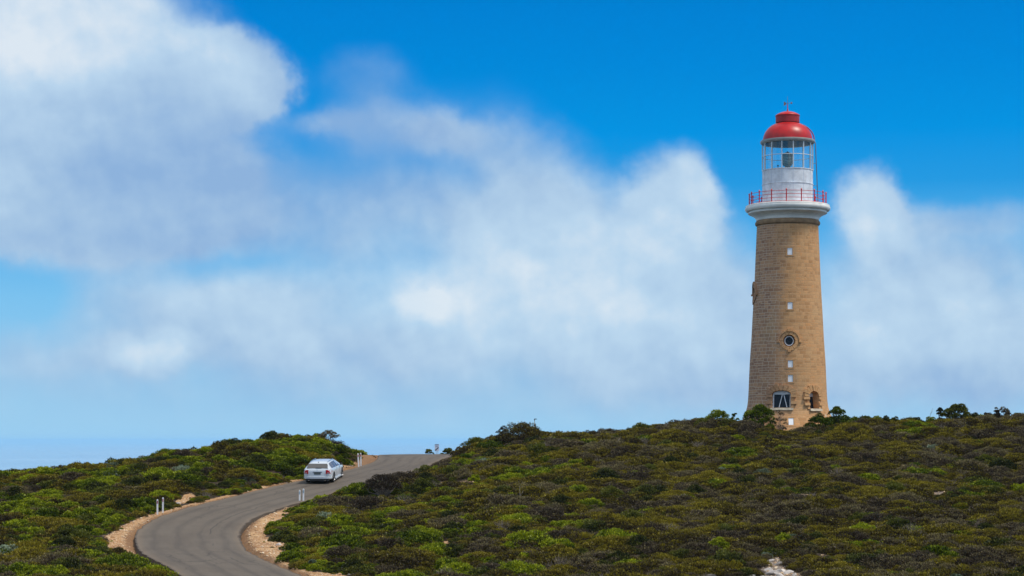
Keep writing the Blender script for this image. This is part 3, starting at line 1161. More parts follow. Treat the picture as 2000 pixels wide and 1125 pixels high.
def porthole(zc, a0, label, pr=1.0):
    g = MB()
    flat_prism(g, circ(0, zc, 0.33), -0.28, -0.22, a0)
    go = g.build('porthole_window', M_wglass, lh)
    go['label'] = label
    n = 40
    fr = MB()
    for k in range(n):
        t0_, t1_ = 2 * math.pi * k / n, 2 * math.pi * (k + 1) / n
        o = [(0.31 * math.cos(t0_), zc + 0.31 * math.sin(t0_)), (0.375 * math.cos(t0_), zc + 0.375 * math.sin(t0_)),
             (0.375 * math.cos(t1_), zc + 0.375 * math.sin(t1_)), (0.31 * math.cos(t1_), zc + 0.31 * math.sin(t1_))]
        flat_prism(fr, o, -0.24, -0.17, a0)
    fr.build('frame', M_wframe, go)
    su = MB()
    m = 12
    for k in range(m):      # ring of dressed stones
        t0_, t1_ = 2 * math.pi * k / m + 0.02, 2 * math.pi * (k + 1) / m - 0.02
        o = []
        r0, r1 = 0.47, (0.72 if k % 3 else 0.76)
        for q in range(5):
            t = t0_ + (t1_ - t0_) * q / 4
            o.append((r1 * math.cos(t), zc + r1 * math.sin(t)))
        for q in range(5):
            t = t1_ + (t0_ - t1_) * q / 4
            o.append((r0 * math.cos(t), zc + r0 * math.sin(t)))
        flat_prism(su, o, -0.05, 0.05 * pr, a0)
    # hood moulding: upper half ring standing further out, ends turned outwards
    for k in range(18):
        t0_, t1_ = math.pi * k / 18 - 0.02, math.pi * (k + 1) / 18 - 0.02
        o = [(0.74 * math.cos(t0_), zc + 0.74 * math.sin(t0_)), (0.86 * math.cos(t0_), zc + 0.86 * math.sin(t0_)),
             (0.86 * math.cos(t1_), zc + 0.86 * math.sin(t1_)), (0.74 * math.cos(t1_), zc + 0.74 * math.sin(t1_))]
        flat_prism(su, o, -0.05, 0.10 * pr, a0)
    for s in (-1, 1):
        flat_prism(su, rect(s * 0.84, zc - 0.06, 0.20, 0.14), -0.05, 0.14 * pr, a0)
    flat_prism(su, rect(0, zc + 0.83, 0.24, 0.22), -0.05, 0.15, a0)
    flat_prism(su, rect(0, zc - 0.78, 0.22, 0.14), -0.05, 0.09, a0)
    su.build('stone_surround', M_trim, go)


porthole(zpo, A_P, 'round porthole window with white frame on the front of the tower')
porthole(zpl, A_L, 'round porthole window seen edge on at the left of the tower', 1.7)


def arch_surround(a0, w, z0, z1, rise, nv, parent, seed, gd=0.0):
    rr = random.Random(seed)
    su = MB()
    hw = w / 2
    # continuous backing stones
    for k in range(nv):
        t0_ = math.pi * k / nv
        t1_ = math.pi * (k + 1) / nv
        o = [((hw + ex) * math.cos(t), z1 - rise + (rise + ex) * math.sin(t)) for t, ex in ((t0_, 0.01), (t0_, 0.40), (t1_, 0.40), (t1_, 0.01))]
        flat_prism(su, o, -0.08, 0.07, a0)
    for s in (-1, 1):
        flat_prism(su, rect(s * (hw + 0.13), (z0 + z1 - rise) / 2, 0.24, z1 - rise - z0), -0.08, 0.045, a0)
    # voussoirs following the arch
    for k in range(nv):
        t0_ = math.pi * k / nv
        t1_ = math.pi * (k + 1) / nv
        o = []
        out_ = (0.50 if k % 2 else 0.43) + rr.uniform(-.03, .03)
        for t, ex in ((t0_, 0.01), (t0_, out_), (t1_, out_), (t1_, 0.01)):
            t = t + (0.02 if t == t0_ else -0.02)
            o.append(((hw + ex * 1.02) * math.cos(t), z1 - rise + (rise + ex) * math.sin(t)))
        flat_prism(su, o, -0.08, rr.uniform(0.12, 0.19), a0)
    # rough quoins down both sides, alternately long and short
    z = z1 - rise - 0.02
    k = 0
    while z > z0 + 0.1:
        h = rr.uniform(0.22, 0.28)
        for s in (-1, 1):
            l = 0.44 if (k % 2 == 0) else 0.20
            l += rr.uniform(-.03, .03)
            flat_prism(su, rect(s * (hw + 0.01 + l / 2), z - h / 2, l, h - 0.025), -0.08, (0.18 if k % 2 == 0 else 0.08) + rr.uniform(0, .02), a0)
        z -= h
        k += 1
    su.build('stone_surround', M_trim, parent)
    sl = MB()
    flat_prism(sl, rect(0.08, z0 - 0.10, w + 0.26, 0.18), -0.06, 0.20, a0)
    sl.build('window_sill', M_sill, parent)


# arched window
g = MB()
flat_prism(g, arch(1.40, zw0 + 0.02, zw1 - 0.02, 0.25), -0.25, -0.20, A_W)
aw = g.build('arched_window', M_wglass, lh)
aw['label'] = 'dark arched window with two slanting white bars at the foot of the tower'
g = MB()
top = [(-0.70, zw1 - 0.30), (0.70, zw1 - 0.30)] + [(0.70 * math.cos(math.pi * k / 12), zw1 - 0.28 + 0.25 * math.sin(math.pi * k / 12)) for k in range(13)]
flat_prism(g, top, -0.20, -0.14, A_W)
flat_prism(g, rect(-0.665, (zw0 + zw1) / 2 - 0.14, 0.09, zw1 - zw0 - 0.30), -0.19, -0.13, A_W)
flat_prism(g, rect(0.685, (zw0 + zw1) / 2 - 0.14, 0.05, zw1 - zw0 - 0.30), -0.19, -0.13, A_W)
g.build('frame', M_wframe, aw)
for s in (-1, 1):
    g = MB()
    o = [(0.10 + s * 0.32, zw0 + 0.02), (0.16 + s * 0.32, zw0 + 0.02), (0.15 + s * 0.06, zw1 - 0.30), (0.09 + s * 0.06, zw1 - 0.30)]
    flat_prism(g, o, -0.19, -0.165, A_W)
    g.build('glazing_bar', M_wframe, aw)
arch_surround(A_W, 1.42, zw0, zw1, 0.26, 9, aw, 3)
# niche window on the right
g = MB()
flat_prism(g, arch(0.84, zn0 + 0.02, zn1 - 0.02, 0.39), -0.54, -0.48, A_N)
nw = g.build('arched_window', M_wglass, lh)
nw['label'] = 'narrow deep arched window on the right side of the tower foot'
g = MB()
top = [(-0.42, zn1 - 0.42), (0.42, zn1 - 0.42)] + [(0.42 * math.cos(math.pi * k / 12), zn1 - 0.41 + 0.39 * math.sin(math.pi * k / 12)) for k in range(13)]
flat_prism(g, top, -0.48, -0.42, A_N)
g.build('frame', M_wframe, nw)
arch_surround(A_N, 0.86, zn0, zn1, 0.40, 9, nw, 5, 1)


def lathe_part(name, pts, mat, parent, seg=96, sharp=35, closed=False):
    m_ = MB()
    m_.lathe([(r_, zz(p) - LB) for r_, p in pts], seg, closed=closed)
    return m_.build(name, mat, parent, smooth=True, sharp=sharp)


lathe_part('neck_moulding', [(2.36, 444), (2.40, 442), (2.50, 440), (2.53, 437), (2.50, 434.5), (2.44, 433), (2.40, 431)], M_band, lh)
gal = lathe_part('gallery', [(2.38, 432.5), (2.44, 431), (2.46, 428), (2.52, 426), (2.62, 423.5), (2.78, 421), (2.98, 419), (3.06, 417.8), (3.08, 415.6), (3.00, 415.4), (3.00, 413.6), (3.22, 413.2), (3.29, 411),
                             (3.31, 408.5), (3.30, 406.6), (3.26, 406.2), (3.26, 403.0), (3.20, 402), (1.90, 402)], M_cream, lh)
RB = 402.0
rail = empty('railing', (0, 0, zz(RB) - LB))
rail.parent = lh
RRAD = 2.97
for k in range(16):
    a_ = VA + R(22.5 * k - 1.7)
    m_ = MB()
    m_.tube([(0, 0, 0.0), (0, 0, 0.90)], 0.042, 8)
    for hz_ in (0.06, 0.33, 0.60, 0.86):
        m_.lathe([(0.02, hz_ - 0.05), (0.055, hz_ - 0.02), (0.055, hz_ + 0.02), (0.02, hz_ + 0.05)], 10)
    m_.lathe([(0.02, 0.88), (0.075, 0.935), (0.02, 1.03)], 10)
    o = m_.build('railing_post', M_red2, rail, smooth=True, sharp=30)
    o.location = (RRAD * math.sin(a_), -RRAD * math.cos(a_), 0)
for hz_ in (0.06, 0.33, 0.60, 0.86):
    m_ = MB()
    m_.tube([(RRAD * math.sin(2 * math.pi * k / 96), -RRAD * math.cos(2 * math.pi * k / 96), hz_) for k in range(97)], 0.020, 6, cap=False)
    m_.build('rail', M_red2, rail, smooth=True)
# lantern base wall
lw = lathe_part('lantern_wall', [(1.96, 402), (1.955, 361.8), (1.955, 333.5), (1.90, 333.2), (1.90, 402)], M_white, lh, closed=True)
m_ = MB()
for p_ in (361.5, 334.0, 399.5):
    z = zz(p_) - LB
    m_.lathe([(1.955, z - 0.035), (1.995, z - 0.03), (2.0, z), (1.995, z + 0.03), (1.955, z + 0.035)], 96, closed=True)
m_.build('wall_band', M_white, lw, smooth=True, sharp=40)
m_ = MB()
for k in range(14):
    a_ = VA + R(25.714 * k + 12.86)
    zc = (zz(402) + zz(333)) / 2 - LB
    m_.box((1.958 * math.sin(a_), -1.958 * math.cos(a_), zc), (0.035, 0.014, 2.66), Matrix.Rotation(a_, 3, 'Z'))
m_.build('wall_seam', pbr('seam_paint', s2l((196, 205, 218)), 0.5), lw)
lathe_part('lantern_floor', [(1.88, 336), (1.88, 334.5)], M_floor, lh)
# glazing
gz_o = empty('lantern_glazing', (0, 0, zz(332.5) - LB))
gz_o.parent = lh
HG = zz(281) - zz(332.5)
m_ = MB()
for k in range(14):
    a0_, a1_ = VA + R(25.714 * k + 12.86), VA + R(25.714 * (k + 1) + 12.86)
    for (z0_, z1_) in ((0.02, HG / 2 - 0.01), (HG / 2 + 0.01, HG)):
        pts_ = []
        for q in range(5):
            aa = a0_ + (a1_ - a0_) * q / 4
            pts_.append((1.93 * math.sin(aa), -1.93 * math.cos(aa)))
        vs = [(x, y, z0_) for x, y in pts_] + [(x, y, z1_) for x, y in pts_]
        m_.add(vs, [(i, i + 1, 6 + i, 5 + i) for i in range(4)])
m_.build('glass_panes', M_glass, gz_o, smooth=True)
for k in range(14):
    a_ = VA + R(25.714 * k + 12.86)
    m_ = MB()
    m_.box((1.945 * math.sin(a_), -1.945 * math.cos(a_), HG / 2), (0.055, 0.10, HG), Matrix.Rotation(a_, 3, 'Z'))
    m_.build('mullion', M_mull, gz_o)
m_ = MB()
for z in (HG / 2,):
    m_.tube([(1.965 * math.sin(2 * math.pi * k / 84), -1.965 * math.cos(2 * math.pi * k / 84), z) for k in range(85)], 0.028, 6, cap=False)
m_.build('glazing_ring', M_mull, gz_o, smooth=True)
# lens on its pedestal
lens = empty('lens', (0, 0, zz(334.5) - LB))
lens.parent = lh
m_ = MB()
m_.lathe([(0.16, 0.72), (0.34, 0.66), (0.41, 0.45), (0.425, 0.15), (0.41, -0.05), (0.30, -0.3), (0.2, -0.36)][::-1], 10, c=(0, 0, 0.72))
m_.build('lens_glass', M_lens, lens, smooth=False)
m_ = MB()
for k in range(10):
    t = 2 * math.pi * k / 10
    m_.tube([((r_ + .012) * math.sin(t), -(r_ + .012) * math.cos(t), z + 0.72) for r_, z in [(0.30, -0.3), (0.41, -0.05), (0.425, 0.15), (0.41, 0.45), (0.34, 0.66), (0.16, 0.72)]], 0.014, 5)
m_.lathe([(0.05, 0.0), (0.16, 0.02), (0.03, 0.12)], 12, c=(0, 0, 1.43))
m_.lathe([(0.30, 0.0), (0.22, 0.1), (0.22, 0.35)], 16, c=(0, 0, 0.0))
m_.build('lens_frame', pbr('dark_bronze', (0.035, 0.035, 0.03), 0.4, metal=0.6), lens, smooth=True, sharp=30)
m_ = MB()
m_.tube([(-0.85, -0.75, 0.0), (-0.85, -0.75, 0.30)], 0.03, 6)
m_.lathe([(0.02, 0.28), (0.07, 0.3), (0.07, 0.36), (0.02, 0.4)], 8, c=(-0.85, -0.75, 0))
m_.build('backup_lamp', M_dark, lens)
# roof
lathe_part('roof_gutter', [(1.90, 281.5), (2.02, 281.8), (2.10, 280), (2.13, 277.5), (2.10, 275.2), (1.92, 274.6), (1.88, 275)], M_rim, lh, closed=True)
lathe_part('lantern_ceiling', [(1.89, 280.2), (1.87, 279.8), (1.87, 276.5), (1.2, 272.5)], M_navy, lh)
dome_pts = []
rdv, pt, pb = 1.92, 241.5, 275.0
for k in range(25):
    t = math.asin(min(1, 0.80 / 1.92)) + (math.pi / 2 - math.asin(0.80 / 1.92)) * (k / 24)
    # slightly flattened hemisphere
    r_ = rdv * math.sin(t) ** 0.86
    h_ = math.cos(t) / math.cos(math.asin(0.80 / 1.92))
    dome_pts.append((r_, pb + (pt - pb) * h_))
dome = lathe_part('dome', dome_pts[::-1], M_red, lh, 128, 60)
m_ = MB()
m_.lathe([(0.80, 0.0), (0.90, 0.0), (0.90, -0.05), (0.80, -0.05)][::-1], 64, c=(0, 0, zz(241) - LB))
m_.build('vent_gap', M_dark, dome)
drum = lathe_part('vent_drum', [(0.80, 240.2), (0.925, 240), (0.925, 228), (0.95, 227.6), (0.96, 226.6), (0.93, 225.6), (0.80, 223.2), (0.6, 220.8), (0.35, 219.0), (0.1, 218.0)], M_reddark, lh, 96, 30)
lathe_part('vent_cap', [(0.955, 227.0), (0.96, 226.3), (0.93, 225.2), (0.80, 222.8), (0.6, 220.4), (0.35, 218.6), (0.1, 217.6)], M_red, drum, 96, 60)
# weather vane
v0 = zz(219) - LB
vane = empty('weather_vane', (0, 0, v0))
vane.parent = lh
m_ = MB()
m_.tube([(0, 0, 0), (0, 0, 0.12), (0, 0, 0.3), (0, 0, 0.62)], [0.10, 0.06, 0.035, 0.03], 10)
m_.build('spindle', M_red2, vane, smooth=True, sharp=50)
m_ = MB()
m_.tube([(0, 0, 0.62), (0, 0, 1.26)], [0.022, 0.009], 6)
m_.build('lightning_rod', M_pipe, vane)
m_ = MB()
m_.tube([(-0.20, 0, 0.66), (0.30, 0, 0.71)], 0.014, 6)
tl = [(-0.10, 0.67), (-0.19, 0.78), (-0.31, 0.80), (-0.27, 0.67), (-0.31, 0.50), (-0.17, 0.55)]
vs = [(x, -0.012, z) for x, z in tl] + [(x, 0.012, z) for x, z in tl]
m_.add(vs, [(0, 1, 2, 3, 4, 5), (11, 10, 9, 8, 7, 6)] + [(i, i + 6, (i + 1) % 6 + 6, (i + 1) % 6) for i in range(6)])
m_.lathe([(0.01, -0.075), (0.06, -0.035), (0.075, 0.0), (0.06, 0.035), (0.01, 0.075)], 10, c=(0.30, 0, 0.715))
m_.build('arrow', M_vane, vane)
# pipe down from the gutter, bracket
m_ = MB()
m_.tube([(2.10, -0.15, zz(278) - LB), (2.14, -0.15, zz(279) - LB), (2.15, -0.2, zz(282) - LB), (2.33, -0.3, zz(399.5) - LB)], 0.034, 8)
m_.tube([(1.95, -0.25, zz(363.7) - LB), (2.28, -0.28, zz(363.7) - LB)], 0.018, 6)
m_.tube([(1.95, -0.25, zz(320) - LB), (2.20, -0.25, zz(320) - LB)], 0.018, 6)
m_.build('downpipe', M_pipe, lh, smooth=True)
# red curved grab rail over the dome
m_ = MB()
pts_ = []
for k in range(13):
    t = R(34 + 56 * k / 12)
    pts_.append((1.99 * math.sin(t) + 0.04, -0.35, zz(275) - LB + 1.40 * math.cos(t) + 0.02))
pts_.append((2.05, -0.35, zz(277) - LB))
m_.tube(pts_, 0.04, 8)
m_.build('grab_rail', M_reddark, lh, smooth=True)
for px_, sgn in ((-0.98, -1), (-0.2, 1), (0.86, 1)):
    m_ = MB()
    yy = -math.sqrt(max(0, 1.1 ** 2 - px_ ** 2)) if abs(px_) < 1.0 else -0.3
    zt = zz(246.5) - LB
    m_.tube([(px_, yy, zt - 0.12), (px_ + 0.10 * sgn, yy - 0.02, zt + 0.10), (px_ + 0.02 * sgn, yy - 0.05, zt + 0.05)], 0.018, 5)
    m_.build('dome_hook', M_reddark, dome)
m_ = MB()
m_.tube([(-1.32, -0.3, zz(247.5) - LB), (-1.18, -0.3, zz(245.5) - LB), (-1.10, -0.3, zz(248) - LB)], 0.018, 5)
m_.build('dome_hook', M_reddark, dome)

# ------------------------------------------------------------------ guide posts
M_post = pbr('guide_post_plastic', s2l((236, 238, 240)), 0.5, var=0.05)
M_rred = pbr('red_reflector', (0.35, 0.01, 0.03), 0.25)
M_rwhite = pbr('clear_reflector', s2l((120, 150, 170)), 0.2)


def guide_post(px, py, h, lean, refl, label, group, sink=0.0):
    d = dpy(py)
    x = (px - 1000) * d / F
    z = (HZ - py) * d / F
    o = empty('guide_post', (x, d, z - sink))
    o.rotation_euler = (0, R(lean), R(random.uniform(-8, 8)))
    tag(o, label, 'road post', group)
    w, t = 0.105, 0.03
    out = [(-w / 2, -0.3), (w / 2, -0.3)] + [(w / 2 * math.cos(math.pi * k / 8), h + sink - w / 2 + w / 2 * math.sin(math.pi * k / 8)) for k in range(9)]
    n = len(out)
    m_ = MB()
    m_.add([(a, -t / 2, b) for a, b in out] + [(a * 0.9, t / 2, b) for a, b in out],
           [tuple(range(n)), tuple(reversed(range(n, 2 * n)))] + [(i, n + i, n + (i + 1) % n, (i + 1) % n) for i in range(n)])
    m_.build('post', M_post, o)
    m_ = MB()
    m_.box((0, -t / 2 - 0.004, h + sink - 0.19), (0.055, 0.012, 0.18))
    m_.build('reflector', refl, o)
    return o


guide_post(307.6, 1004.5, 0.92, 0, M_rred, 'left of two white guide posts with red reflectors by the lower bend', 'white guide posts with red reflectors')
guide_post(318.2, 1001, 0.93, 0.5, M_rred, 'right of two white guide posts with red reflectors by the lower bend', 'white guide posts with red reflectors')
guide_post(700.6, 910, 0.93, -3, M_rred, 'leaning left post of the white guide post pair near the crest', 'white guide posts with red reflectors')
guide_post(705.2, 909.5, 0.95, -1.5, M_rred, 'right post of the white guide post pair near the crest', 'white guide posts with red reflectors')
guide_post(585.4, 979, 0.72, 0, M_rwhite, 'shorter left white guide post in the shrubs on the inner side of the bend', 'white guide posts with pale reflectors')
guide_post(592.6, 979, 0.80, 0.8, M_rwhite, 'taller right white guide post in the shrubs on the inner side of the bend', 'white guide posts with pale reflectors')

# sign beyond the crest
sgx, sgd = (853.3 - 1000) * 170 / F, 170.0
sg = empty('road_sign', (sgx, sgd, g1(sgx, sgd)))
tag(sg, 'white notice sign with a black diagonal arrow standing beyond the road crest', 'sign')
zt, zb = (HZ - 867.5) * 170 / F, (HZ - 881) * 170 / F
gb = g1(sgx, sgd)
m_ = MB()
m_.box((0, 0, (zt + zb) / 2 - gb), (0.37, 0.02, zt - zb))
m_.build('panel', pbr('sign_white', s2l((205, 214, 232)), 0.5), sg)
m_ = MB()
for sx_ in (-0.06, 0.08):
    m_.tube([(sx_, 0.03, -0.2), (sx_, 0.03, zt - gb - 0.05)], 0.022, 8)
m_.build('post', pbr('sign_post_grey', s2l((170, 175, 180)), 0.5), sg)
m_ = MB()
cz = zb - gb + 0.19
Mr = Matrix.Rotation(R(-42), 3, 'Y')
m_.box((0.03, -0.014, cz + 0.02), (0.30, 0.006, 0.07), Mr)
hd = [(-0.155, cz - 0.155), (-0.05, cz - 0.125), (-0.125, cz - 0.035)]
m_.add([(x, -0.017, z) for x, z in hd] + [(x, -0.011, z) for x, z in hd], [(0, 1, 2), (5, 4, 3), (0, 3, 4, 1), (1, 4, 5, 2), (2, 5, 3, 0)])
m_.build('arrow', pbr('sign_black', (0.01, 0.01, 0.012), 0.5), sg)
m_ = MB()
m_.box((0, -0.013, zt - gb - 0.035), (0.33, 0.006, 0.045))
m_.box((0, -0.013, zt - gb - 0.15), (0.24, 0.006, 0.018))
m_.box((0, -0.013, zt - gb - 0.20), (0.20, 0.006, 0.014))
m_.build('lettering', pbr('sign_grey_text', s2l((96, 120, 150)), 0.5), sg)

# little marker on the skyline
mx, md = (1045 - 1000) * 152 / F, 152.0
mg = g1(mx, md)
mk = empty('marker_post', (mx, md, mg))
tag(mk, 'tiny pale stake with a dark flat head poking above the skyline scrub', 'marker')
m_ = MB()
ztop = (HZ - 818.5) * 152 / F - mg
m_.tube([(-0.02, 0, -0.1), (-0.03, 0, ztop - 0.04)], [0.025, 0.022], 6)
m_.build('stake', pbr('pale_wood', s2l((190, 170, 150)), 0.8), mk)
m_ = MB()
m_.box((0.03, 0, ztop), (0.20, 0.12, 0.06))
m_.box((-0.05, 0, ztop - 0.05), (0.05, 0.06, 0.09))
m_.build('head', pbr('dark_wood', s2l((60, 52, 50)), 0.8), mk)

# ------------------------------------------------------------------ car
M_car = pbr('silver_white_car_paint', s2l((206, 214, 221)), 0.25, coat=0.5, var=0.05)
M_tyre = pbr('tyre_rubber', (0.012, 0.012, 0.012), 0.8)
M_rimm = pbr('alloy_rim', (0.45, 0.45, 0.46), 0.3, metal=0.9)
M_cglass = pbr('car_glass', (0.13, 0.12, 0.11), 0.15, spec=0.6)
M_tail = pbr('tail_lamp_red', (0.40, 0.012, 0.02), 0.15, coat=0.5)
M_tailc = pbr('tail_lamp_clear', (0.5, 0.4, 0.42), 0.15, coat=0.5)
M_blk = pbr('black_plastic', (0.012, 0.012, 0.013), 0.6)
M_plate = pbr('number_plate', (0.10, 0.12, 0.12), 0.4)
M_chrome = pbr('chrome', (0.6, 0.62, 0.65), 0.15, metal=1.0)

HEAD = R(6.0)
rear = PW(619.5, 942.5, 132.6)
fx, fy = math.sin(HEAD), math.cos(HEAD)
cx, cy = rear.x + fx * 2.45, rear.y + fy * 2.45
slope = (float(hY(cy + 1.45)) - float(hY(cy - 1.45))) / 2.9
car = empty('estate_car', (cx, cy, float(hY(cy)) + 0.045))
car.rotation_euler = (math.atan(slope), 0, -HEAD)
tag(car, 'white estate car driving away uphill on the curving asphalt road', 'car')
# local axes: +y forward, x right.  stations: y, z_bottom, half width, belt z, roof z, roof half width
ST = [(-2.44, 0.36, 0.74, 0.80, 0.84, 0.70),
      (-2.40, 0.34, 0.84, 0.92, 0.96, 0.76),
      (-2.33, 0.33, 0.90, 0.97, 1.02, 0.76),
      (-2.22, 0.32, 0.925, 0.98, 1.12, 0.70),
      (-2.05, 0.30, 0.935, 0.985, 1.31, 0.64),
      (-1.90, 0.24, 0.94, 0.985, 1.365, 0.62),
      (-1.40, 0.24, 0.95, 0.975, 1.405, 0.62),
      (-0.6, 0.22, 0.945, 0.955, 1.425, 0.62),
      (0.1, 0.22, 0.94, 0.945, 1.41, 0.61),
      (0.55, 0.22, 0.94, 0.935, 1.345, 0.60),
      (0.95, 0.22, 0.94, 0.94, 1.20, 0.66),
      (1.30, 0.22, 0.94, 0.93, 1.00, 0.74),
      (1.75, 0.24, 0.93, 0.87, 0.945, 0.72),
      (2.15, 0.26, 0.88, 0.78, 0.86, 0.66),
      (2.38, 0.30, 0.76, 0.66, 0.72, 0.56),
      (2.46, 0.38, 0.60, 0.56, 0.60, 0.46)]


def sect(s):
    y, zb_, w, zbl, zr, wr_ = s
    return [(0, zb_), (w * 0.86, zb_), (w * 0.97, zb_ + 0.08), (w, zb_ + 0.30), (w * 0.995, zbl - 0.12), (w * 0.955, zbl), (wr_ + (w * .955 - wr_) * 0.12, zr - (zr - zbl) * 0.15), (wr_, zr - 0.012 - (zr - zbl) * .03), (wr_ * 0.6, zr + 0.012), (0, zr + 0.018)]


vs, fs = [], []
NS = 10
for s in ST:
    h = sect(s)
    ring = [(x, s[0], z) for x, z in h] + [(-x, s[0], z) for x, z in h[1:-1]][::-1]
    vs += ring
M2 = len(ring)
for i in range(len(ST) - 1):
    for k in range(M2):
        k2 = (k + 1) % M2
        fs.append((i * M2 + k, i * M2 + k2, (i + 1) * M2 + k2, (i + 1) * M2 + k))
fs.append(tuple(range(M2)))
fs.append(tuple(reversed(range((len(ST) - 1) * M2, len(ST) * M2))))
body = mesh_obj('body', vs, [tuple(reversed(f)) for f in fs], M_car, car, smooth=True, sharp=38)
# wheel wells cut from the body
wc = MB()
for yy in (-1.42, 1.48):
    for s in (-1, 1):
        n = 24
        vs_ = [(s * 0.62, yy + 0.40 * math.cos(2 * math.pi * k / n), 0.34 + 0.40 * math.sin(2 * math.pi * k / n)) for k in range(n)] + \
              [(s * 1.1, yy + 0.40 * math.cos(2 * math.pi * k / n), 0.34 + 0.40 * math.sin(2 * math.pi * k / n)) for k in range(n)]
        fs_ = [tuple(range(n)), tuple(reversed(range(n, 2 * n)))] + [(k, n + k, n + (k + 1) % n, (k + 1) % n) for k in range(n)]
        if s > 0:
            fs_ = fs_
        else:
            fs_ = [tuple(reversed(f)) for f in fs_]
        wc.add(vs_, fs_)
wco = wc.build('cutter', M_blk, car)
wco.data.materials.clear()
wco.data.materials.append(M_blk)
body.data.materials.append(M_blk)
bm = bmesh.new()
bm.from_mesh(wco.data)
bmesh.ops.recalc_face_normals(bm, faces=bm.faces)
bm.to_mesh(wco.data)
bm.free()
bm = bmesh.new()
bm.from_mesh(body.data)
bmesh.ops.recalc_face_normals(bm, faces=bm.faces)
bm.to_mesh(body.data)
bm.free()
bo = body.modifiers.new('b', 'BOOLEAN')
bo.operation = 'DIFFERENCE'
bo.object = wco
bo.solver = 'EXACT'
bo.material_mode = 'TRANSFER'
bpy.context.view_layer.update()
dg = bpy.context.evaluated_depsgraph_get()
nm = bpy.data.meshes.new_from_object(body.evaluated_get(dg))
body.modifiers.clear()
body.data = nm
nm.set_sharp_from_angle(angle=R(38))
bpy.data.objects.remove(wco)


def side_pt(y, f, s, off=0.008):
    """point on the side glass plane: f=0 belt, f=1 roof edge"""
    ysn = [q[0] for q in ST]
    w = np.interp(y, ysn, [q[2] for q in ST])
    zbl = np.interp(y, ysn, [q[3] for q in ST])
    zr = np.interp(y, ysn, [q[4] for q in ST])
    wr_ = np.interp(y, ysn, [q[5] for q in ST])
    x0, z0 = w * 0.955, zbl
    x1, z1 = wr_ + (w * .955 - wr_) * 0.12, zr - (zr - zbl) * 0.15
    return (s * (x0 + (x1 - x0) * f + off), y, z0 + (z1 - z0) * f)


def side_window(outl, s, name='side_window'):
    m_ = MB()
    o1 = [side_pt(y, f, s) for y, f in outl]
    o0 = [side_pt(y, f, s, -0.02) for y, f in outl]
    n = len(outl)
    m_.add(o1 + o0, [tuple(range(n)), tuple(reversed(range(n, 2 * n)))] + [(i, (i + 1) % n, n + (i + 1) % n, n + i) for i in range(n)])
    return m_.build(name, M_cglass, car)


for s in (-1, 1):
    side_window([(-1.85, 0.08), (-1.30, 0.06), (-1.22, 0.98), (-1.72, 0.98), (-1.92, 0.6)], s)
    side_window([(-1.24, 0.06), (-0.52, 0.06), (-0.50, 0.98), (-0.85, 0.99), (-1.16, 0.98)], s)
    side_window([(-0.46, 0.06), (0.25, 0.06), (0.75, 0.07), (0.50, 0.72), (0.20, 0.98), (-0.44, 0.98)], s)


def quad_slab(name, pts, mat, thick=0.015, parent=car):
    a, b, c = Vector(pts[0]), Vector(pts[1]), Vector(pts[2])
    nrm = (b - a).cross(c - a).normalized()
    n = len(pts)
    vs_ = [Vector(p) + nrm * thick for p in pts] + [Vector(p) - nrm * thick for p in pts]
    m_ = MB()
    m_.add(vs_, [tuple(range(n)), tuple(reversed(range(n, 2 * n)))] + [(i, n + i, n + (i + 1) % n, (i + 1) % n) for i in range(n)])
    return m_.build(name, mat, parent)


# rear glass follows the tailgate slope
quad_slab('rear_window', [(-0.70, -2.325, 1.045), (0.70, -2.325, 1.045), (0.675, -2.155, 1.23), (0.63, -2.065, 1.315), (-0.63, -2.065, 1.315), (-0.675, -2.155, 1.23)], M_cglass, 0.02)
quad_slab('wiper', [(-0.10, -2.36, 1.045), (0.30, -2.35, 1.05), (0.30, -2.34, 1.075), (-0.10, -2.345, 1.085)], M_blk, 0.012)
quad_slab('windscreen', [(0.70, 1.29, 1.01), (-0.70, 1.29, 1.01), (-0.58, 0.58, 1.345), (0.58, 0.58, 1.345)], M_cglass, 0.02)
# tailgate shut lines, handle strip, plate
tg = MB()
for s in (-1, 1):
    tg.box((s * 0.66, -2.437, 0.66), (0.012, 0.012, 0.36))
tg.box((0, -2.442, 0.50), (1.33, 0.012, 0.012))
tg.build('tailgate_seam', M_blk, car)
m_ = MB()
m_.box((0.02, -2.448, 0.80), (0.62, 0.03, 0.035))
m_.build('boot_handle', M_blk, car)
m_ = MB()
m_.box((0.02, -2.452, 0.70), (0.44, 0.02, 0.13))
m_.build('number_plate', M_plate, car)
m_ = MB()
m_.lathe([(0.01, -0.01), (0.035, -0.01), (0.035, 0.01), (0.01, 0.01)], 16)
em = m_.build('badge', M_chrome, car)
em.location = (0, -2.41, 0.915)
em.rotation_euler = (R(80), 0, 0)
# tail lamps wrap the corners
for s in (-1, 1):
    pts = [(0.60, -2.452, 0.94), (0.60, -2.462, 0.68), (0.80, -2.44, 0.69), (0.905, -2.33, 0.70), (0.945, -2.08, 0.80), (0.93, -2.02, 0.90), (0.90, -2.25, 0.955), (0.82, -2.375, 0.95)]
    inner = [(x - 0.06, y + 0.10, z) for x, y, z in pts]
    vs_ = [(s * x, y, z) for x, y, z in pts] + [(s * x, y, z) for x, y, z in inner]
    cen = (s * 0.83, -2.42, 0.82)
    vs_.append(cen)
    n = len(pts)
    fs_ = [((i + 1) % n, i, 2 * n) for i in range(n)] + [(i, (i + 1) % n, n + (i + 1) % n, n + i) for i in range(n)] + [tuple(range(n, 2 * n))]
    if s < 0:
        fs_ = [tuple(reversed(f)) for f in fs_]
    t_ = mesh_obj('tail_light', vs_, fs_, M_tail, car)
    m_ = MB()
    m_.box((s * 0.76, -2.455, 0.745), (0.15, 0.03, 0.05))
    m_.build('reverse_lamp', M_tailc, t_)
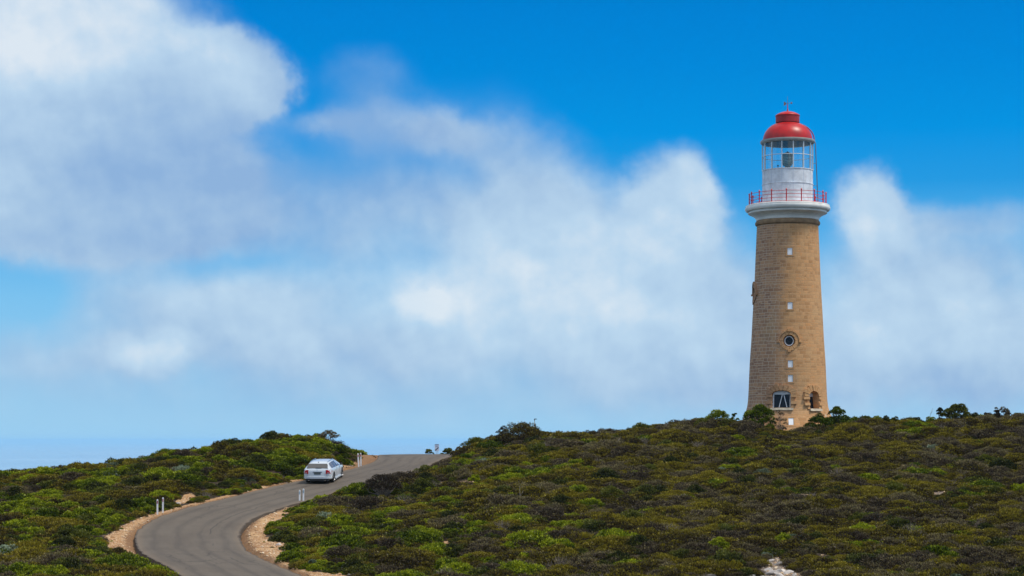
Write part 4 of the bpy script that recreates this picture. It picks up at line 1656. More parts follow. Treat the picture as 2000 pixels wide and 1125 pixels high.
# bumper and diffuser
m_ = MB()
for (y, z, hw, hh) in [(-2.42, 0.43, 0.86, 0.10)]:
    pts_ = [(-0.94, -2.05), (-0.93, -2.25), (-0.80, -2.43), (-0.4, -2.495), (0.4, -2.495), (0.80, -2.43), (0.93, -2.25), (0.94, -2.05)]
    vs_ = [(x, y_, 0.36) for x, y_ in pts_] + [(x * 1.005, y_ - 0.01, 0.43) for x, y_ in pts_] + [(x, y_, 0.52) for x, y_ in pts_] + [(x * .96, y_ + 0.10, 0.545) for x, y_ in pts_]
    n = len(pts_)
    fs_ = []
    for r_ in range(3):
        for i in range(n - 1):
            fs_.append((r_ * n + i, r_ * n + i + 1, (r_ + 1) * n + i + 1, (r_ + 1) * n + i))
    m_.add(vs_, fs_)
m_.build('rear_bumper', M_car, car, smooth=True, sharp=50)
m_ = MB()
m_.box((0, -2.385, 0.285), (1.50, 0.20, 0.16))
m_.box((0, 0, 0.20), (1.45, 4.3, 0.06))
m_.build('underbody', M_blk, car)
m_ = MB()
for s in (-1, 1):
    m_ = MB()
    m_.box((s * 0.94, 0.03, 0.235), (0.09, 2.08, 0.09))
    m_.build('side_skirt', M_car, car)
for s in (-1, 1):
    m_ = MB()
    m_.tube([(s * 0.55, -2.50, 0.25), (s * 0.55, -2.2, 0.25)], 0.035, 10)
    m_.build('exhaust_pipe', M_chrome, car)
    m_ = MB()
    m_.tube([(s * 0.58, -1.75, 1.41), (s * 0.59, -1.1, 1.44), (s * 0.59, -0.3, 1.45), (s * 0.58, 0.15, 1.43)], 0.018, 6)
    m_.build('roof_rail', M_chrome, car)
m_ = MB()
m_.box((0, -1.85, 1.405), (0.04, 0.10, 0.05))
m_.build('aerial_fin', M_blk, car)
for s in (-1, 1):
    mr = MB()
    mr.tube([(s * 0.93, 0.62, 0.99), (s * 1.02, 0.62, 1.0)], 0.02, 6)
    vv = []
    mr.lathe([(0.02, -0.07), (0.085, -0.055), (0.10, 0.0), (0.085, 0.05), (0.02, 0.065)], 12, c=(s * 1.04, 0.63, 1.03))
    mo = mr.build('wing_mirror', M_blk, car, smooth=True)
    for y in (-0.95, -0.15):
        dh = MB()
        dh.tube([(s * 0.945, y - 0.09, 0.86), (s * 0.975, y - 0.06, 0.86), (s * 0.975, y + 0.06, 0.86), (s * 0.945, y + 0.09, 0.86)], 0.014, 6)
        dh.build('door_handle', M_car, car)
    for y in (-1.0, -0.47, 0.62):
        sm = MB()
        sm.box((s * 0.946, y, 0.62), (0.006, 0.010, 0.62))
        sm.build('door_seam', M_blk, car)
    m_ = MB()
    m_.box((s * 0.70, 2.33, 0.66), (0.26, 0.14, 0.12))
    m_.build('headlight', M_tailc, car)
for yy in (-1.42, 1.48):
    for s in (-1, 1):
        t_ = MB()
        t_.lathe([(0.20, -0.10), (0.30, -0.115), (0.33, -0.09), (0.335, 0.0), (0.33, 0.09), (0.30, 0.115), (0.20, 0.10)], 32)
        wh = empty('wheel', (s * 0.83, yy, 0.335))
        wh.parent = car
        wh.rotation_euler = (0, R(90) * s, 0)
        t_.build('tyre', M_tyre, wh, smooth=True, sharp=50)
        r_ = MB()
        r_.lathe([(0.225, 0.085), (0.24, 0.105), (0.225, 0.112), (0.20, 0.06), (0.06, 0.05)], 32)
        for k in range(5):
            a_ = 2 * math.pi * k / 5
            r_.box((0.13 * math.cos(a_), 0.13 * math.sin(a_), 0.085), (0.22, 0.055, 0.03), Matrix.Rotation(a_, 3, 'Z'))
        r_.lathe([(0.06, 0.06), (0.05, 0.11), (0.01, 0.11)], 16)
        r_.build('rim', M_rimm, wh, smooth=True, sharp=35)

# ------------------------------------------------------------------ scrub
def leaf_mat(name, lo, mid, hi, transl=0.25, patch=0.60):
    """lo..hi: leaf colours, picked per leaf, per shrub and by broad patches of the heath"""
    m, nt, out = new_mat(name)
    tone = nt.new('ShaderNodeAttribute', attribute_name='tone').outputs['Fac']
    rnd = nt.new('ShaderNodeObjectInfo').outputs['Random']
    pos = nt.new('ShaderNodeNewGeometry').outputs['Position']
    pn = nt.noise(pos, 0.16, 3, 0.6)
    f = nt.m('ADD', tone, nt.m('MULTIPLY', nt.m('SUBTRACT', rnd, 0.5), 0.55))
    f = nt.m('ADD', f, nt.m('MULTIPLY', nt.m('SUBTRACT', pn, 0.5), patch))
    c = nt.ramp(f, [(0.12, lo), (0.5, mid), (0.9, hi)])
    d = nt.new('ShaderNodeBsdfDiffuse')
    nt.put(d.inputs[0], c)
    t = nt.new('ShaderNodeBsdfTranslucent')
    nt.put(t.inputs[0], c)
    g = nt.new('ShaderNodeBsdfGlossy')
    g.inputs['Roughness'].default_value = 0.45
    nt.put(g.inputs[0], (0.6, 0.6, 0.6))
    mx = nt.new('ShaderNodeMixShader')
    mx.inputs[0].default_value = transl
    nt.l.new(d.outputs[0], mx.inputs[1])
    nt.l.new(t.outputs[0], mx.inputs[2])
    mx2 = nt.new('ShaderNodeMixShader')
    mx2.inputs[0].default_value = 0.025
    nt.l.new(mx.outputs[0], mx2.inputs[1])
    nt.l.new(g.outputs[0], mx2.inputs[2])
    nt.l.new(mx2.outputs[0], out.inputs[0])
    return m


MAT_LEAF = {
    'green': leaf_mat('bright_green_foliage', (0.036, 0.058, 0.004), (0.140, 0.185, 0.008), (0.330, 0.365, 0.012)),
    'olive': leaf_mat('olive_foliage', (0.040, 0.029, 0.016), (0.106, 0.082, 0.014), (0.270, 0.220, 0.016)),
    'dark': leaf_mat('dark_green_foliage', (0.020, 0.026, 0.008), (0.062, 0.070, 0.012), (0.150, 0.160, 0.020)),
    'brown': leaf_mat('brown_twiggy_foliage', (0.040, 0.029, 0.020), (0.112, 0.084, 0.048), (0.230, 0.190, 0.075)),
    'silver': leaf_mat('silver_green_foliage', (0.08, 0.105, 0.06), (0.19, 0.24, 0.15), (0.34, 0.40, 0.28)),
}
M_stem = pbr('grey_shrub_stem', (0.10, 0.078, 0.060), 0.9, var=0.4, vscale=6)
M_stem_pale = pbr('pale_dead_branch', (0.24, 0.20, 0.165), 0.85, var=0.35, vscale=6)


def leaves(lobes, n, size, seed, up=0.35, shell=0.22, lean=(0, 0), cap=0.0):
    """n leaf sprigs spread over a set of overlapping clumps (cx, cy, cz, rx, rz, tone)"""
    r_ = np.random.default_rng(seed)
    L = np.array(lobes)
    w = L[:, 3] * L[:, 3] * 0.5 + L[:, 3] * L[:, 4]
    w = w / w.sum()
    k = r_.choice(len(L), n, p=w)
    d = r_.normal(0, 1, (n, 3))
    d[:, 2] = np.abs(d[:, 2]) * 1.25 - 0.22
    d /= np.linalg.norm(d, axis=1)[:, None]
    rr = 1 - shell * np.abs(r_.normal(0, 1, n))
    rr += (r_.random(n) < 0.06) * r_.uniform(0.03, 0.22, n)
    c = L[k, :3] + d * np.stack([L[k, 3], L[k, 3], L[k, 4]], 1) * rr[:, None]
    axis = d + r_.normal(0, 0.45, (n, 3)) + np.array([lean[0], lean[1], up])
    axis /= np.linalg.norm(axis, axis=1)[:, None]
    side = np.cross(axis, r_.normal(0, 1, (n, 3)))
    side /= np.linalg.norm(side, axis=1)[:, None]
    s = size * r_.uniform(0.6, 1.35, n)
    a = axis * s[:, None]
    b = side * (s * 0.48)[:, None]
    v = np.stack([c - a * 0.7, c + b - a * 0.1, c + a, c - b - a * 0.1], 1)
    keep = v[:, :, 2].min(1) > -0.12
    v = v[keep]
    tone = np.clip(L[k, 5] + r_.normal(0, 0.18, n) + 1.1 * (rr - 0.93) + cap * (d[:, 2] - 0.60), 0, 1)[keep]  # cap: upward leaves paler, flanks twig-brown; top light and side shade painted in
    return v, tone


def leaf_object(name, v, tone, mat, parent):
    n = len(v)
    me_ = bpy.data.meshes.new(name)
    me_.vertices.add(n * 4)
    me_.vertices.foreach_set('co', v.reshape(-1).astype(np.float32))
    me_.loops.add(n * 4)
    me_.loops.foreach_set('vertex_index', np.arange(n * 4, dtype=np.int32))
    me_.polygons.add(n)
    me_.polygons.foreach_set('loop_start', np.arange(0, n * 4, 4, dtype=np.int32))
    me_.polygons.foreach_set('loop_total', np.full(n, 4, dtype=np.int32))
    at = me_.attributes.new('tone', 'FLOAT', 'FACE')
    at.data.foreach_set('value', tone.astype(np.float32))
    me_.materials.append(mat)
    me_.update()
    me_.validate()
    o = bpy.data.objects.new(name, me_)
    return link(o, parent)


def branch_mesh(name, tips, seed, parent, mat, r0=0.03, root=(0, 0, 0), seg=5, mids=2, curl=0.10, forks=0):
    r_ = random.Random(seed)
    m_ = MB()
    rt = Vector(root)
    for tp in tips:
        tp = Vector(tp)
        pts = [rt + Vector((r_.uniform(-.04, .04), r_.uniform(-.04, .04), -0.1))]
        for q in range(1, mids + 1):
            f = q / (mids + 1)
            p = rt.lerp(tp, f)
            p.z = rt.z + (tp.z - rt.z) * (f ** 1.25)
            p += Vector((r_.uniform(-curl, curl), r_.uniform(-curl, curl), r_.uniform(-curl, curl) * 0.5)) * (tp - rt).length
            pts.append(p)
        pts.append(tp)
        rad = [r0 * (1 - 0.8 * i / (len(pts) - 1)) for i in range(len(pts))]
        m_.tube(pts, rad, seg, cap=False)
        for _ in range(forks):
            f = r_.uniform(0.4, 0.8)
            b0 = rt.lerp(tp, f)
            b0 = pts[max(1, int(f * (len(pts) - 1)))]
            b1 = b0 + Vector((r_.uniform(-.5, .5), r_.uniform(-.5, .5), r_.uniform(0.2, 0.7))) * (tp - rt).length * 0.5
            m_.tube([b0, b0.lerp(b1, 0.5) + Vector((r_.uniform(-.05, .05),) * 3), b1], [r0 * 0.45, r0 * 0.3, r0 * 0.12], 4, cap=False)
    return m_.build(name, mat, parent, smooth=True)


def dome_lobes(R0, H, n, seed, lr=(0.22, 0.38), tone=0.5, tv=0.12, flat=0.75, jit=0.12, skew=(0, 0)):
    """clumps over a low dome; golden-angle spread, irregular outline"""
    r_ = random.Random(seed)
    out = []
    ph = r_.uniform(0, 6)
    lob = [r_.uniform(0.75, 1.2) for _ in range(5)]
    for k in range(n):
        f = math.sqrt((k + 0.4) / n)
        t = k * 2.39996 + ph
        ro = np.interp((t % (2 * math.pi)) / (2 * math.pi) * 5, range(6), lob + [lob[0]])
        x = math.cos(t) * f * R0 * ro * 0.82
        y = math.sin(t) * f * R0 * ro * 0.82
        rr = r_.uniform(*lr) * R0
        z = H * (1 - f ** 2.2 * 0.85) - rr * flat
        x += r_.uniform(-jit, jit) * R0 + skew[0] * z
        y += r_.uniform(-jit, jit) * R0 + skew[1] * z
        z += r_.uniform(-jit, jit * 0.7) * H
        out.append((x, y, max(z, -0.05), rr, rr * flat, min(0.95, max(0.05, tone + r_.gauss(0, tv)))))
    return out


KINDS = {
    # kind: (material, name, count of shapes, leaves, leaf size, lobes, lobe radius, height ratio, tone)
    'green': ('green', 'green_shrub', 5, 2600, 0.064, 20, (0.22, 0.36), (0.50, 0.70), 0.50),
    'olive': ('olive', 'cushion_shrub', 7, 2600, 0.056, 14, (0.28, 0.48), (0.42, 0.66), 0.50),
    'dark': ('dark', 'dark_shrub', 4, 2600, 0.056, 15, (0.28, 0.44), (0.48, 0.70), 0.50),
    'brown': ('brown', 'twiggy_shrub', 5, 2200, 0.050, 14, (0.28, 0.46), (0.44, 0.66), 0.50),
    'silver': ('silver', 'silver_shrub', 3, 1600, 0.052, 12, (0.24, 0.38), (0.42, 0.62), 0.52),
    'bare': ('brown', 'twiggy_shrub', 3, 260, 0.040, 14, (0.26, 0.44), (0.44, 0.66), 0.60),
    'broad': ('olive', 'cushion_shrub', 5, 7000, 0.032, 34, (0.16, 0.32), (0.32, 0.48), 0.52),
    'broadbrown': ('brown', 'twiggy_shrub', 3, 6000, 0.030, 34, (0.16, 0.30), (0.32, 0.48), 0.50),
    'broadgreen': ('green', 'green_shrub', 3, 6500, 0.034, 36, (0.16, 0.28), (0.32, 0.45), 0.48),
}
PROTO = {}       # kind -> list of (foliage mesh, stems mesh, height)
ORDER = []
for kd, (mk_, nm_, cnt, nl, ls, nlob, lr, hr, tn) in KINDS.items():
    PROTO[kd] = []
    for q in range(cnt):
        sd_ = hash((kd, q)) if False else sum(ord(ch) for ch in kd) * 31 + q * 7
        r_ = random.Random(sd_)
        H = r_.uniform(*hr)
        lob = dome_lobes(1.0, H, nlob, sd_, lr, tn, 0.13)
        v, tone = leaves(lob, nl, ls, sd_, shell=0.20 if mk_ != 'brown' else 0.28, cap={'olive': 0.55, 'brown': 0.45, 'dark': 0.35, 'green': 0.30}.get(mk_, 0))  # cap sets how strongly top light and flank shade are painted per foliage
        fo = leaf_object('foliage', v, tone, MAT_LEAF[mk_], None)
        tips = [(l[0], l[1], l[2] + l[4] * (0.5 if mk_ != 'brown' else 1.0)) for l in lob[::2 if mk_ != 'brown' else 1]]
        if kd in ('brown', 'bare'):
            tips += [(l[0] + r_.uniform(-.15, .15), l[1] + r_.uniform(-.15, .15), l[2] + l[4] * r_.uniform(0.9, 1.25)) for l in lob]
        stm = branch_mesh('stems', tips, sd_, None, M_stem_pale if kd == 'bare' else M_stem, r0=0.016 if kd in ('brown', 'bare') else 0.022,
                          forks={'brown': 1, 'bare': 4}.get(kd, 0), seg=4)
        PROTO[kd].append((fo.data, stm.data, H))
        bpy.data.objects.remove(fo)
        bpy.data.objects.remove(stm)
        ORDER.append((kd, q))

# ---- where the shrubs stand
SP = 0.98
gxs, gys = [], []
yy = 84.0
row = 0
while yy < 176:
    half = yy * 0.262 + 5
    n = int(2 * half / SP)
    xx = -half + (np.arange(n) + 0.5 * (row % 2)) * SP + rng.uniform(-0.38, 0.38, n)
    gxs.append(xx)
    gys.append(np.full(n, yy) + rng.uniform(-0.38, 0.38, n))
    yy += SP * 0.87
    row += 1
PX_, PY_ = np.concatenate(gxs), np.concatenate(gys)
PR_ = np.exp(rng.normal(math.log(0.80), 0.34, len(PX_)))
PR_ = np.clip(PR_, 0.40, 1.2)
PR_ = np.where(rng.random(len(PR_)) < 0.15, rng.uniform(1.3, 2.1, len(PR_)), PR_)
rd_ = road_dist(PX_, PY_)
bd_ = bare_dist(PX_, PY_)
ib_ = in_bare(PX_, PY_)
PR_ = np.where((bd_ < 1.2) & (~ib_), np.minimum(PR_, 0.7), PR_)
ok = (~ib_) & (bd_ > 0.40 * PR_) & (rd_ > 0.2 + 0.60 * PR_)
# not inside the lighthouse, nor over the special shrubs placed below
ok &= np.hypot(PX_ - LX, PY_ - LY) > 3.6 + 0.5 * PR_
ok &= ~((PY_ > 150) & (1000 + F * PX_ / PY_ > 712) & (1000 + F * PX_ / PY_ < 905))
# in front of the tower's lowest window the shrubs are lower
PX_, PY_, PR_ = PX_[ok], PY_[ok], PR_[ok]


def px_of(x, y):
    return 1000 + F * x / y


SPECIAL = []      # filled below: (x, y, clear radius)
# smooth patch fields
def vnoise(x, y, s, seed):
    r_ = np.random.default_rng(seed)
    g_ = r_.random((64, 64))
    u, v = (x / s) % 63, (y / s) % 63
    i, j = np.floor(u).astype(int), np.floor(v).astype(int)
    fu, fv = sst(u - i), sst(v - j)
    i2, j2 = (i + 1) % 64, (j + 1) % 64
    return (g_[i, j] * (1 - fu) + g_[i2, j] * fu) * (1 - fv) + (g_[i, j2] * (1 - fu) + g_[i2, j2] * fu) * fv


def pick_kind(x, y):
    """left of the road and close to it: brighter green; out on the right hillside: olive and brown"""
    px = px_of(x, y)
    rd = road_dist(x, y)
    leftness = np.where(px < 760, 1.0, np.clip(1 - (px - 700) / 550, 0, 1))
    mound = ((px > 440) & (px < 720) & (y > 134)).astype(float)
    leftside = (px < 560) & (rd > 0)
    patch = vnoise(x + 300, y + 300, 4.0, 5)
    p2 = vnoise(x + 300, y + 300, 2.2, 9)
    wts = np.stack([
        0.045 + 0.40 * leftness + 0.8 * mound + 0.25 * ((rd < 5) & (rd > 0)) * leftness + 0.18 * (p2 > 0.72),
        0.95 * np.ones(len(x)) - 0.25 * mound,
        0.13 + 0.25 * leftness + 0.12 * (patch < 0.35),
        0.34 + 0.25 * (1 - leftness) - 0.16 * leftness + 0.60 * (patch > 0.60) - 0.42 * mound,
        0.014 + 0.03 * leftness], 0)
    wts = np.clip(wts, 0.005, None)
    wts /= wts.sum(0)
    u = np.random.default_rng(77).random(len(x))
    c = np.cumsum(wts, 0)
    return (u[None, :] > c).sum(0).clip(0, 4)


def special_bush(name, label, cat, px, py_base, d, R0, H, mat, nl, ls, nlob, seed, tone=0.5, lr=(0.2, 0.34), trunk=True, pale=False, z=None,
                 skew=(0, 0), base_h=0.0, forks=1, squash_y=1.0, group=None, up=0.35, keepout=0.75, tr=0.035, extra=None, crown='foliage', stems='branches'):
    x = (px - 1000) * d / F
    zg = g1(x, d) if z is None else z
    o = empty(name, (x, d, zg), 0)
    tag(o, label, cat, group)
    lob = dome_lobes(R0, H - base_h, nlob, seed, lr, tone, 0.11, skew=skew)
    lob = [(a, b * squash_y, c + base_h, r1, r2, t) for a, b, c, r1, r2, t in lob]
    if extra:
        lob += extra
    v, tn_ = leaves(lob, nl, ls, seed, up=up, cap=0.30)  # cap: painted top light on the single bushes too
    leaf_object(crown, v, tn_, MAT_LEAF[mat], o)
    if trunk:
        tips = [(l[0], l[1], l[2] + l[4] * 0.3) for l in lob[::1 if base_h > 0 or pale else 2]]
        branch_mesh(stems, tips, seed + 1, o, M_stem_pale if pale else M_stem, r0=tr, forks=forks, seg=6, curl=0.13)
    SPECIAL.append((x, d, R0 * keepout))
    return o


# clearly single bushes and small trees of the photograph
special_bush('heath_tree', 'dark domed windswept bush with bare pale branches right beside the road', 'bush', 747, 968, 127.3, 1.45, 1.50, 'brown', 5200, 0.055, 34, 501,
             tone=0.22, lr=(0.2, 0.28), pale=True, base_h=0.55, forks=2, keepout=1.0, tr=0.05)
SPECIAL.append(((747 - 1000) * 125.3 / F, 125.3, 1.0))
special_bush('green_shrub', 'large green bush half hiding the left foot of the lighthouse', 'bush', 1484, 836, 151.6, 1.50, 1.85, 'green', 8500, 0.06, 38, 502, tone=0.40)
special_bush('twiggy_shrub', 'bare brown twiggy bush under the arched lighthouse window', 'bush', 1523, 832, 151.4, 0.75, 1.65, 'brown', 900, 0.05, 16, 503, tone=0.5, pale=True, forks=4, tr=0.022)
special_bush('green_shrub', 'low rounded green bush close right of the lighthouse foot', 'bush', 1602, 834, 151.8, 1.32, 1.22, 'green', 6200, 0.058, 30, 504, tone=0.36)
special_bush('heath_tree', 'taller dark green bush touching the right edge of the lighthouse foot', 'bush', 1637, 832, 153.0, 1.08, 1.50, 'green', 6000, 0.06, 26, 505, tone=0.33, base_h=0.05,
             extra=[(math.cos(q * 1.3) * 0.62, math.sin(q * 1.3) * 0.62, 0.25 + 0.1 * (q % 3), 0.34, 0.34, 0.35) for q in range(8)])
special_bush('green_shrub', 'round green bush on the skyline to the left of the lighthouse', 'bush', 1402, 822, 152.0, 1.15, 1.20, 'green', 5000, 0.06, 28, 506, tone=0.38)
special_bush('green_shrub', 'small green bush on the skyline between the round bush and the tower', 'bush', 1434, 824, 152.6, 0.42, 0.95, 'green', 1500, 0.05, 10, 507, tone=0.40)
special_bush('windswept_tree', 'windswept tree with slanting bare trunks standing tallest on the right skyline', 'tree', 1864, 834, 152.5, 1.28, 1.62, 'dark', 6200, 0.06, 26, 508, tone=0.62,
             base_h=0.62, forks=1, skew=(0.28, 0), lr=(0.2, 0.3), keepout=0.5, tr=0.045, crown='crown', stems='trunk')
special_bush('windswept_tree', 'thin small tree with a tuft crown just left of the tall windswept tree', 'tree', 1836, 830, 152.3, 0.28, 1.35, 'dark', 900, 0.055, 6, 509, tone=0.5,
             base_h=0.8, lr=(0.45, 0.7), keepout=0.5, tr=0.03, crown='crown', stems='trunk')
special_bush('green_shrub', 'spreading dark green bush on the skyline beside the end of the road', 'bush', 930, 889, 153.0, 1.35, 1.35, 'dark', 5200, 0.06, 32, 510, tone=0.62, base_h=0.15)
special_bush('twiggy_shrub', 'brown round bush directly at the right edge of the road crest', 'bush', 896, 905, 150.5, 0.72, 1.05, 'brown', 2600, 0.055, 16, 511, tone=0.45)
special_bush('twiggy_shrub', 'big brown and olive dome bush rising on the skyline right of the road', 'bush', 1022, 862, 149.5, 2.05, 1.42, 'olive', 8500, 0.06, 44, 512, tone=0.36, keepout=0.8)
special_bush('twiggy_shrub', 'scraggy dark bush with bare twigs at the left end of the big dome bush', 'bush', 984, 866, 150.0, 0.75, 1.35, 'brown', 1600, 0.05, 16, 513, tone=0.3, forks=3, tr=0.02)
special_bush('heath_tree', 'open scraggly bush with bare tufts topping the mound left of the road', 'tree', 641, 868, 149.0, 1.05, 1.12, 'brown', 1300, 0.055, 18, 514, tone=0.70,
             base_h=0.60, lr=(0.14, 0.22), forks=2, keepout=0.3, tr=0.025, crown='crown', stems='trunk')
special_bush('heath_tree', 'small mushroom shaped bush left of the notice sign beyond the crest', 'bush', 837, 886, 169.5, 0.28, 0.75, 'dark', 700, 0.055, 7, 515, tone=0.6, base_h=0.4, lr=(0.4, 0.6), tr=0.02)
special_bush('green_shrub', 'small round bush right at the left edge of the notice sign', 'bush', 846, 888, 169.8, 0.20, 0.42, 'dark', 500, 0.05, 6, 516, tone=0.65, lr=(0.4, 0.6))
special_bush('green_shrub', 'wide dark green bush right of the notice sign beyond the crest', 'bush', 874, 888, 170.5, 0.82, 0.85, 'dark', 3200, 0.06, 22, 517, tone=0.62)
special_bush('green_shrub', 'bright yellow green bush alone in the dark scrub low on the right slope', 'bush', 1401, 1080, 105.0, 0.72, 0.85, 'green', 3600, 0.05, 20, 518, tone=0.60)
special_bush('green_shrub', 'bright green bush on the slope right of the road above the dark scrub', 'bush', 927, 955, 131.0, 0.60, 0.75, 'green', 2400, 0.055, 16, 519, tone=0.68)
special_bush('green_shrub', 'rounded vivid green bush on the flat left of the bend', 'bush', 163, 1048, 113.0, 0.90, 0.85, 'green', 4200, 0.056, 24, 520, tone=0.62)
special_bush('green_shrub', 'big yellow green bush spreading at the lower left edge of the road', 'bush', 236, 1118, 100.0, 1.75, 0.85, 'green', 8500, 0.056, 40, 521, tone=0.58, keepout=0.8)
special_bush('green_shrub', 'yellow green bush overhanging the road at the bottom left', 'bush', 300, 1130, 98.0, 1.15, 0.62, 'green', 5000, 0.056, 26, 522, tone=0.62)
special_bush('silver_shrub', 'silvery green shrub at the bottom edge near the lower right corner', 'bush', 1870, 1133, 97.0, 0.62, 0.62, 'silver', 2200, 0.045, 14, 523, tone=0.4)
special_bush('green_shrub', 'small round bush left of the two on the left skyline', 'bush', 152, 905, 141.0, 0.22, 0.55, 'dark', 500, 0.05, 6, 524, tone=0.45, lr=(0.4, 0.6))
special_bush('green_shrub', 'larger round dark bush of the two on the left skyline', 'bush', 171, 905, 141.0, 0.40, 0.66, 'dark', 1100, 0.05, 10, 525, tone=0.42, lr=(0.35, 0.5))
special_bush('dark_shrub', 'dark dome bush highest on the mound left of the road', 'bush', 528, 868, 147.0, 1.1, 0.95, 'dark', 4200, 0.056, 24, 526, tone=0.45)
special_bush('green_shrub', 'vivid green bush overlapping the left pair of posts at the lower bend', 'bush', 288, 1008, 121.5, 0.62, 0.55, 'green', 2300, 0.052, 16, 527, tone=0.55)
special_bush('green_shrub', 'vivid green low bush by the gravel inside the bend', 'bush', 568, 1096, 103.6, 0.95, 0.55, 'green', 3600, 0.052, 22, 528, tone=0.36)
special_bush('silver_shrub', 'pale silver green shrub at the gravel edge inside the bend', 'bush', 611, 1106, 101.5, 0.34, 0.36, 'silver', 900, 0.04, 8, 529, tone=0.6)
special_bush('twiggy_shrub', 'wide brown twiggy bush above the gravel at the bottom centre', 'bush', 668, 1092, 103.5, 1.35, 0.95, 'brown', 4800, 0.05, 30, 530, tone=0.32, forks=1, tr=0.02)
# ragged row of small trees along the right skyline
G3 = 'small ragged bushes along the right skyline'
row_ = [(1668, 822, .42, .62, 'green', 'small yellow green bush on the skyline just right of the lighthouse bushes'),
        (1692, 820, .50, .72, 'dark', 'dark tufted bush second along the skyline to the right of the lighthouse'),
        (1712, 820, .40, .75, 'green', 'round topped green bush on the right skyline before the flat gap'),
        (1731, 820, .26, .82, 'dark', 'small green headed bush with thin stem on the right skyline'),
        (1747, 822, .38, .80, 'dark', 'thin flat crowned bush with sky under it on the right skyline'),
        (1770, 824, .30, .55, 'brown', 'little brown tuft in the dip of the right skyline'),
        (1790, 824, .55, .62, 'dark', 'low dark bush right of the dip in the right skyline'),
        (1818, 826, .40, .60, 'green', 'low green bush at the left foot of the windswept trees'),
        (1903, 826, .42, .82, 'dark', 'dark tufted bush first right of the tall windswept tree'),
        (1929, 824, .32, .82, 'brown', 'brown ragged bush with stems right of the windswept tree'),
        (1946, 824, .28, 1.05, 'brown', 'tallest thin brown bush near the right end of the skyline'),
        (1962, 826, .50, 1.10, 'brown', 'round brown domed bush near the right end of the skyline'),
        (1984, 824, .36, .85, 'dark', 'small dark bush at the far right end of the skyline')]
for i, (px, py, r0, h, mt, lb) in enumerate(row_):
    special_bush('heath_tree', lb, 'bush', px, py, 152.0, r0 * 1.15, h, mt, int(4200 * r0), 0.055, 10, 600 + i, tone=0.5, base_h=0.05, lr=(0.32, 0.48), tr=0.02, forks=1,
                 extra=[(random.uniform(-.6, .6) * r0, random.uniform(-.6, .6) * r0, random.uniform(0.1, 0.75) * h, r0 * random.uniform(.4, .6), r0 * random.uniform(.35, .5), 0.45 + random.uniform(-.1, .1)) for _ in range(9)])

# ---- thin out around the special bushes, choose kinds and sizes
okm = np.ones(len(PX_), bool)
for (x, y, r_) in SPECIAL:
    okm &= np.hypot(PX_ - x, PY_ - y) > r_ + PR_ * 0.25
PX_, PY_, PR_ = PX_[okm], PY_[okm], PR_[okm]
KI = pick_kind(PX_, PY_)
KN = list(KINDS)
big_ = PR_ > 1.25
KI = np.where(big_ & ((KI == 1) | (KI == 2)), 6, KI)
KI = np.where(big_ & (KI == 3), 7, KI)
KI = np.where(big_ & ((KI == 0) | (KI == 4)), 8, KI)
KI = np.where((~big_) & (KI == 3) & (rng.random(len(KI)) < 0.10), 5, KI)
VI = np.array([rng.integers(0, KINDS[KN[k]][2]) for k in KI])
ZR = rng.uniform(0, 2 * math.pi, len(PX_))
HS = PR_ ** 0.9 * rng.uniform(0.70, 1.20, len(PX_))
# low scrub in front of the tower so that its foot and lowest window stay in view
near_t = (np.abs(px_of(PX_, PY_) - 1543) < 42) & (PY_ > 143) & (PY_ < 153)
HS = np.where(near_t, HS * 0.55, HS)
far_slope = PY_ > 158
PZ_ = ground(PX_, PY_) - 0.04
vis_w = PR_ / PY_
pxx = px_of(PX_, PY_)
pyy = HZ - F * (PZ_ + 0.3) / PY_
inframe = (pxx > 5) & (pxx < 1995) & (pyy < 1128) & (PY_ < 153)
score = np.where(inframe, vis_w, 0)
# leave room: a shrub counts as showing only if no larger one stands on nearly the same spot
order = np.argsort(-score)
NIND = 300
indiv = set()
for k_, (kd_, _q) in enumerate(ORDER):       # every shape of shrub is represented by a nearby single shrub
    for i in order:
        if KN[KI[i]] == kd_ and VI[i] == _q:
            indiv.add(int(i))
            break
for i in order:
    if len(indiv) >= NIND:
        break
    indiv.add(int(i))


def region(px, py):
    if px < 1000 and py > 1000 and px < 520:
        return 'left of the lower road bend'
    if px < 440:
        return 'on the left flats toward the sea'
    if px < 720 and py < 940:
        return 'on the mound left of the white car'
    if px < 900:
        return 'beside the gravel inside the road bend' if py > 985 else 'on the bank right of the upper road'
    if px < 1250:
        return 'low on the middle slope' if py > 960 else 'high on the middle slope under the dome bush'
    if px < 1650:
        return 'above the pale rock patch at the bottom' if py > 1000 else 'on the slope straight below the lighthouse'
    return 'in the lower right corner of the hillside' if py > 980 else 'high on the far right hillside'


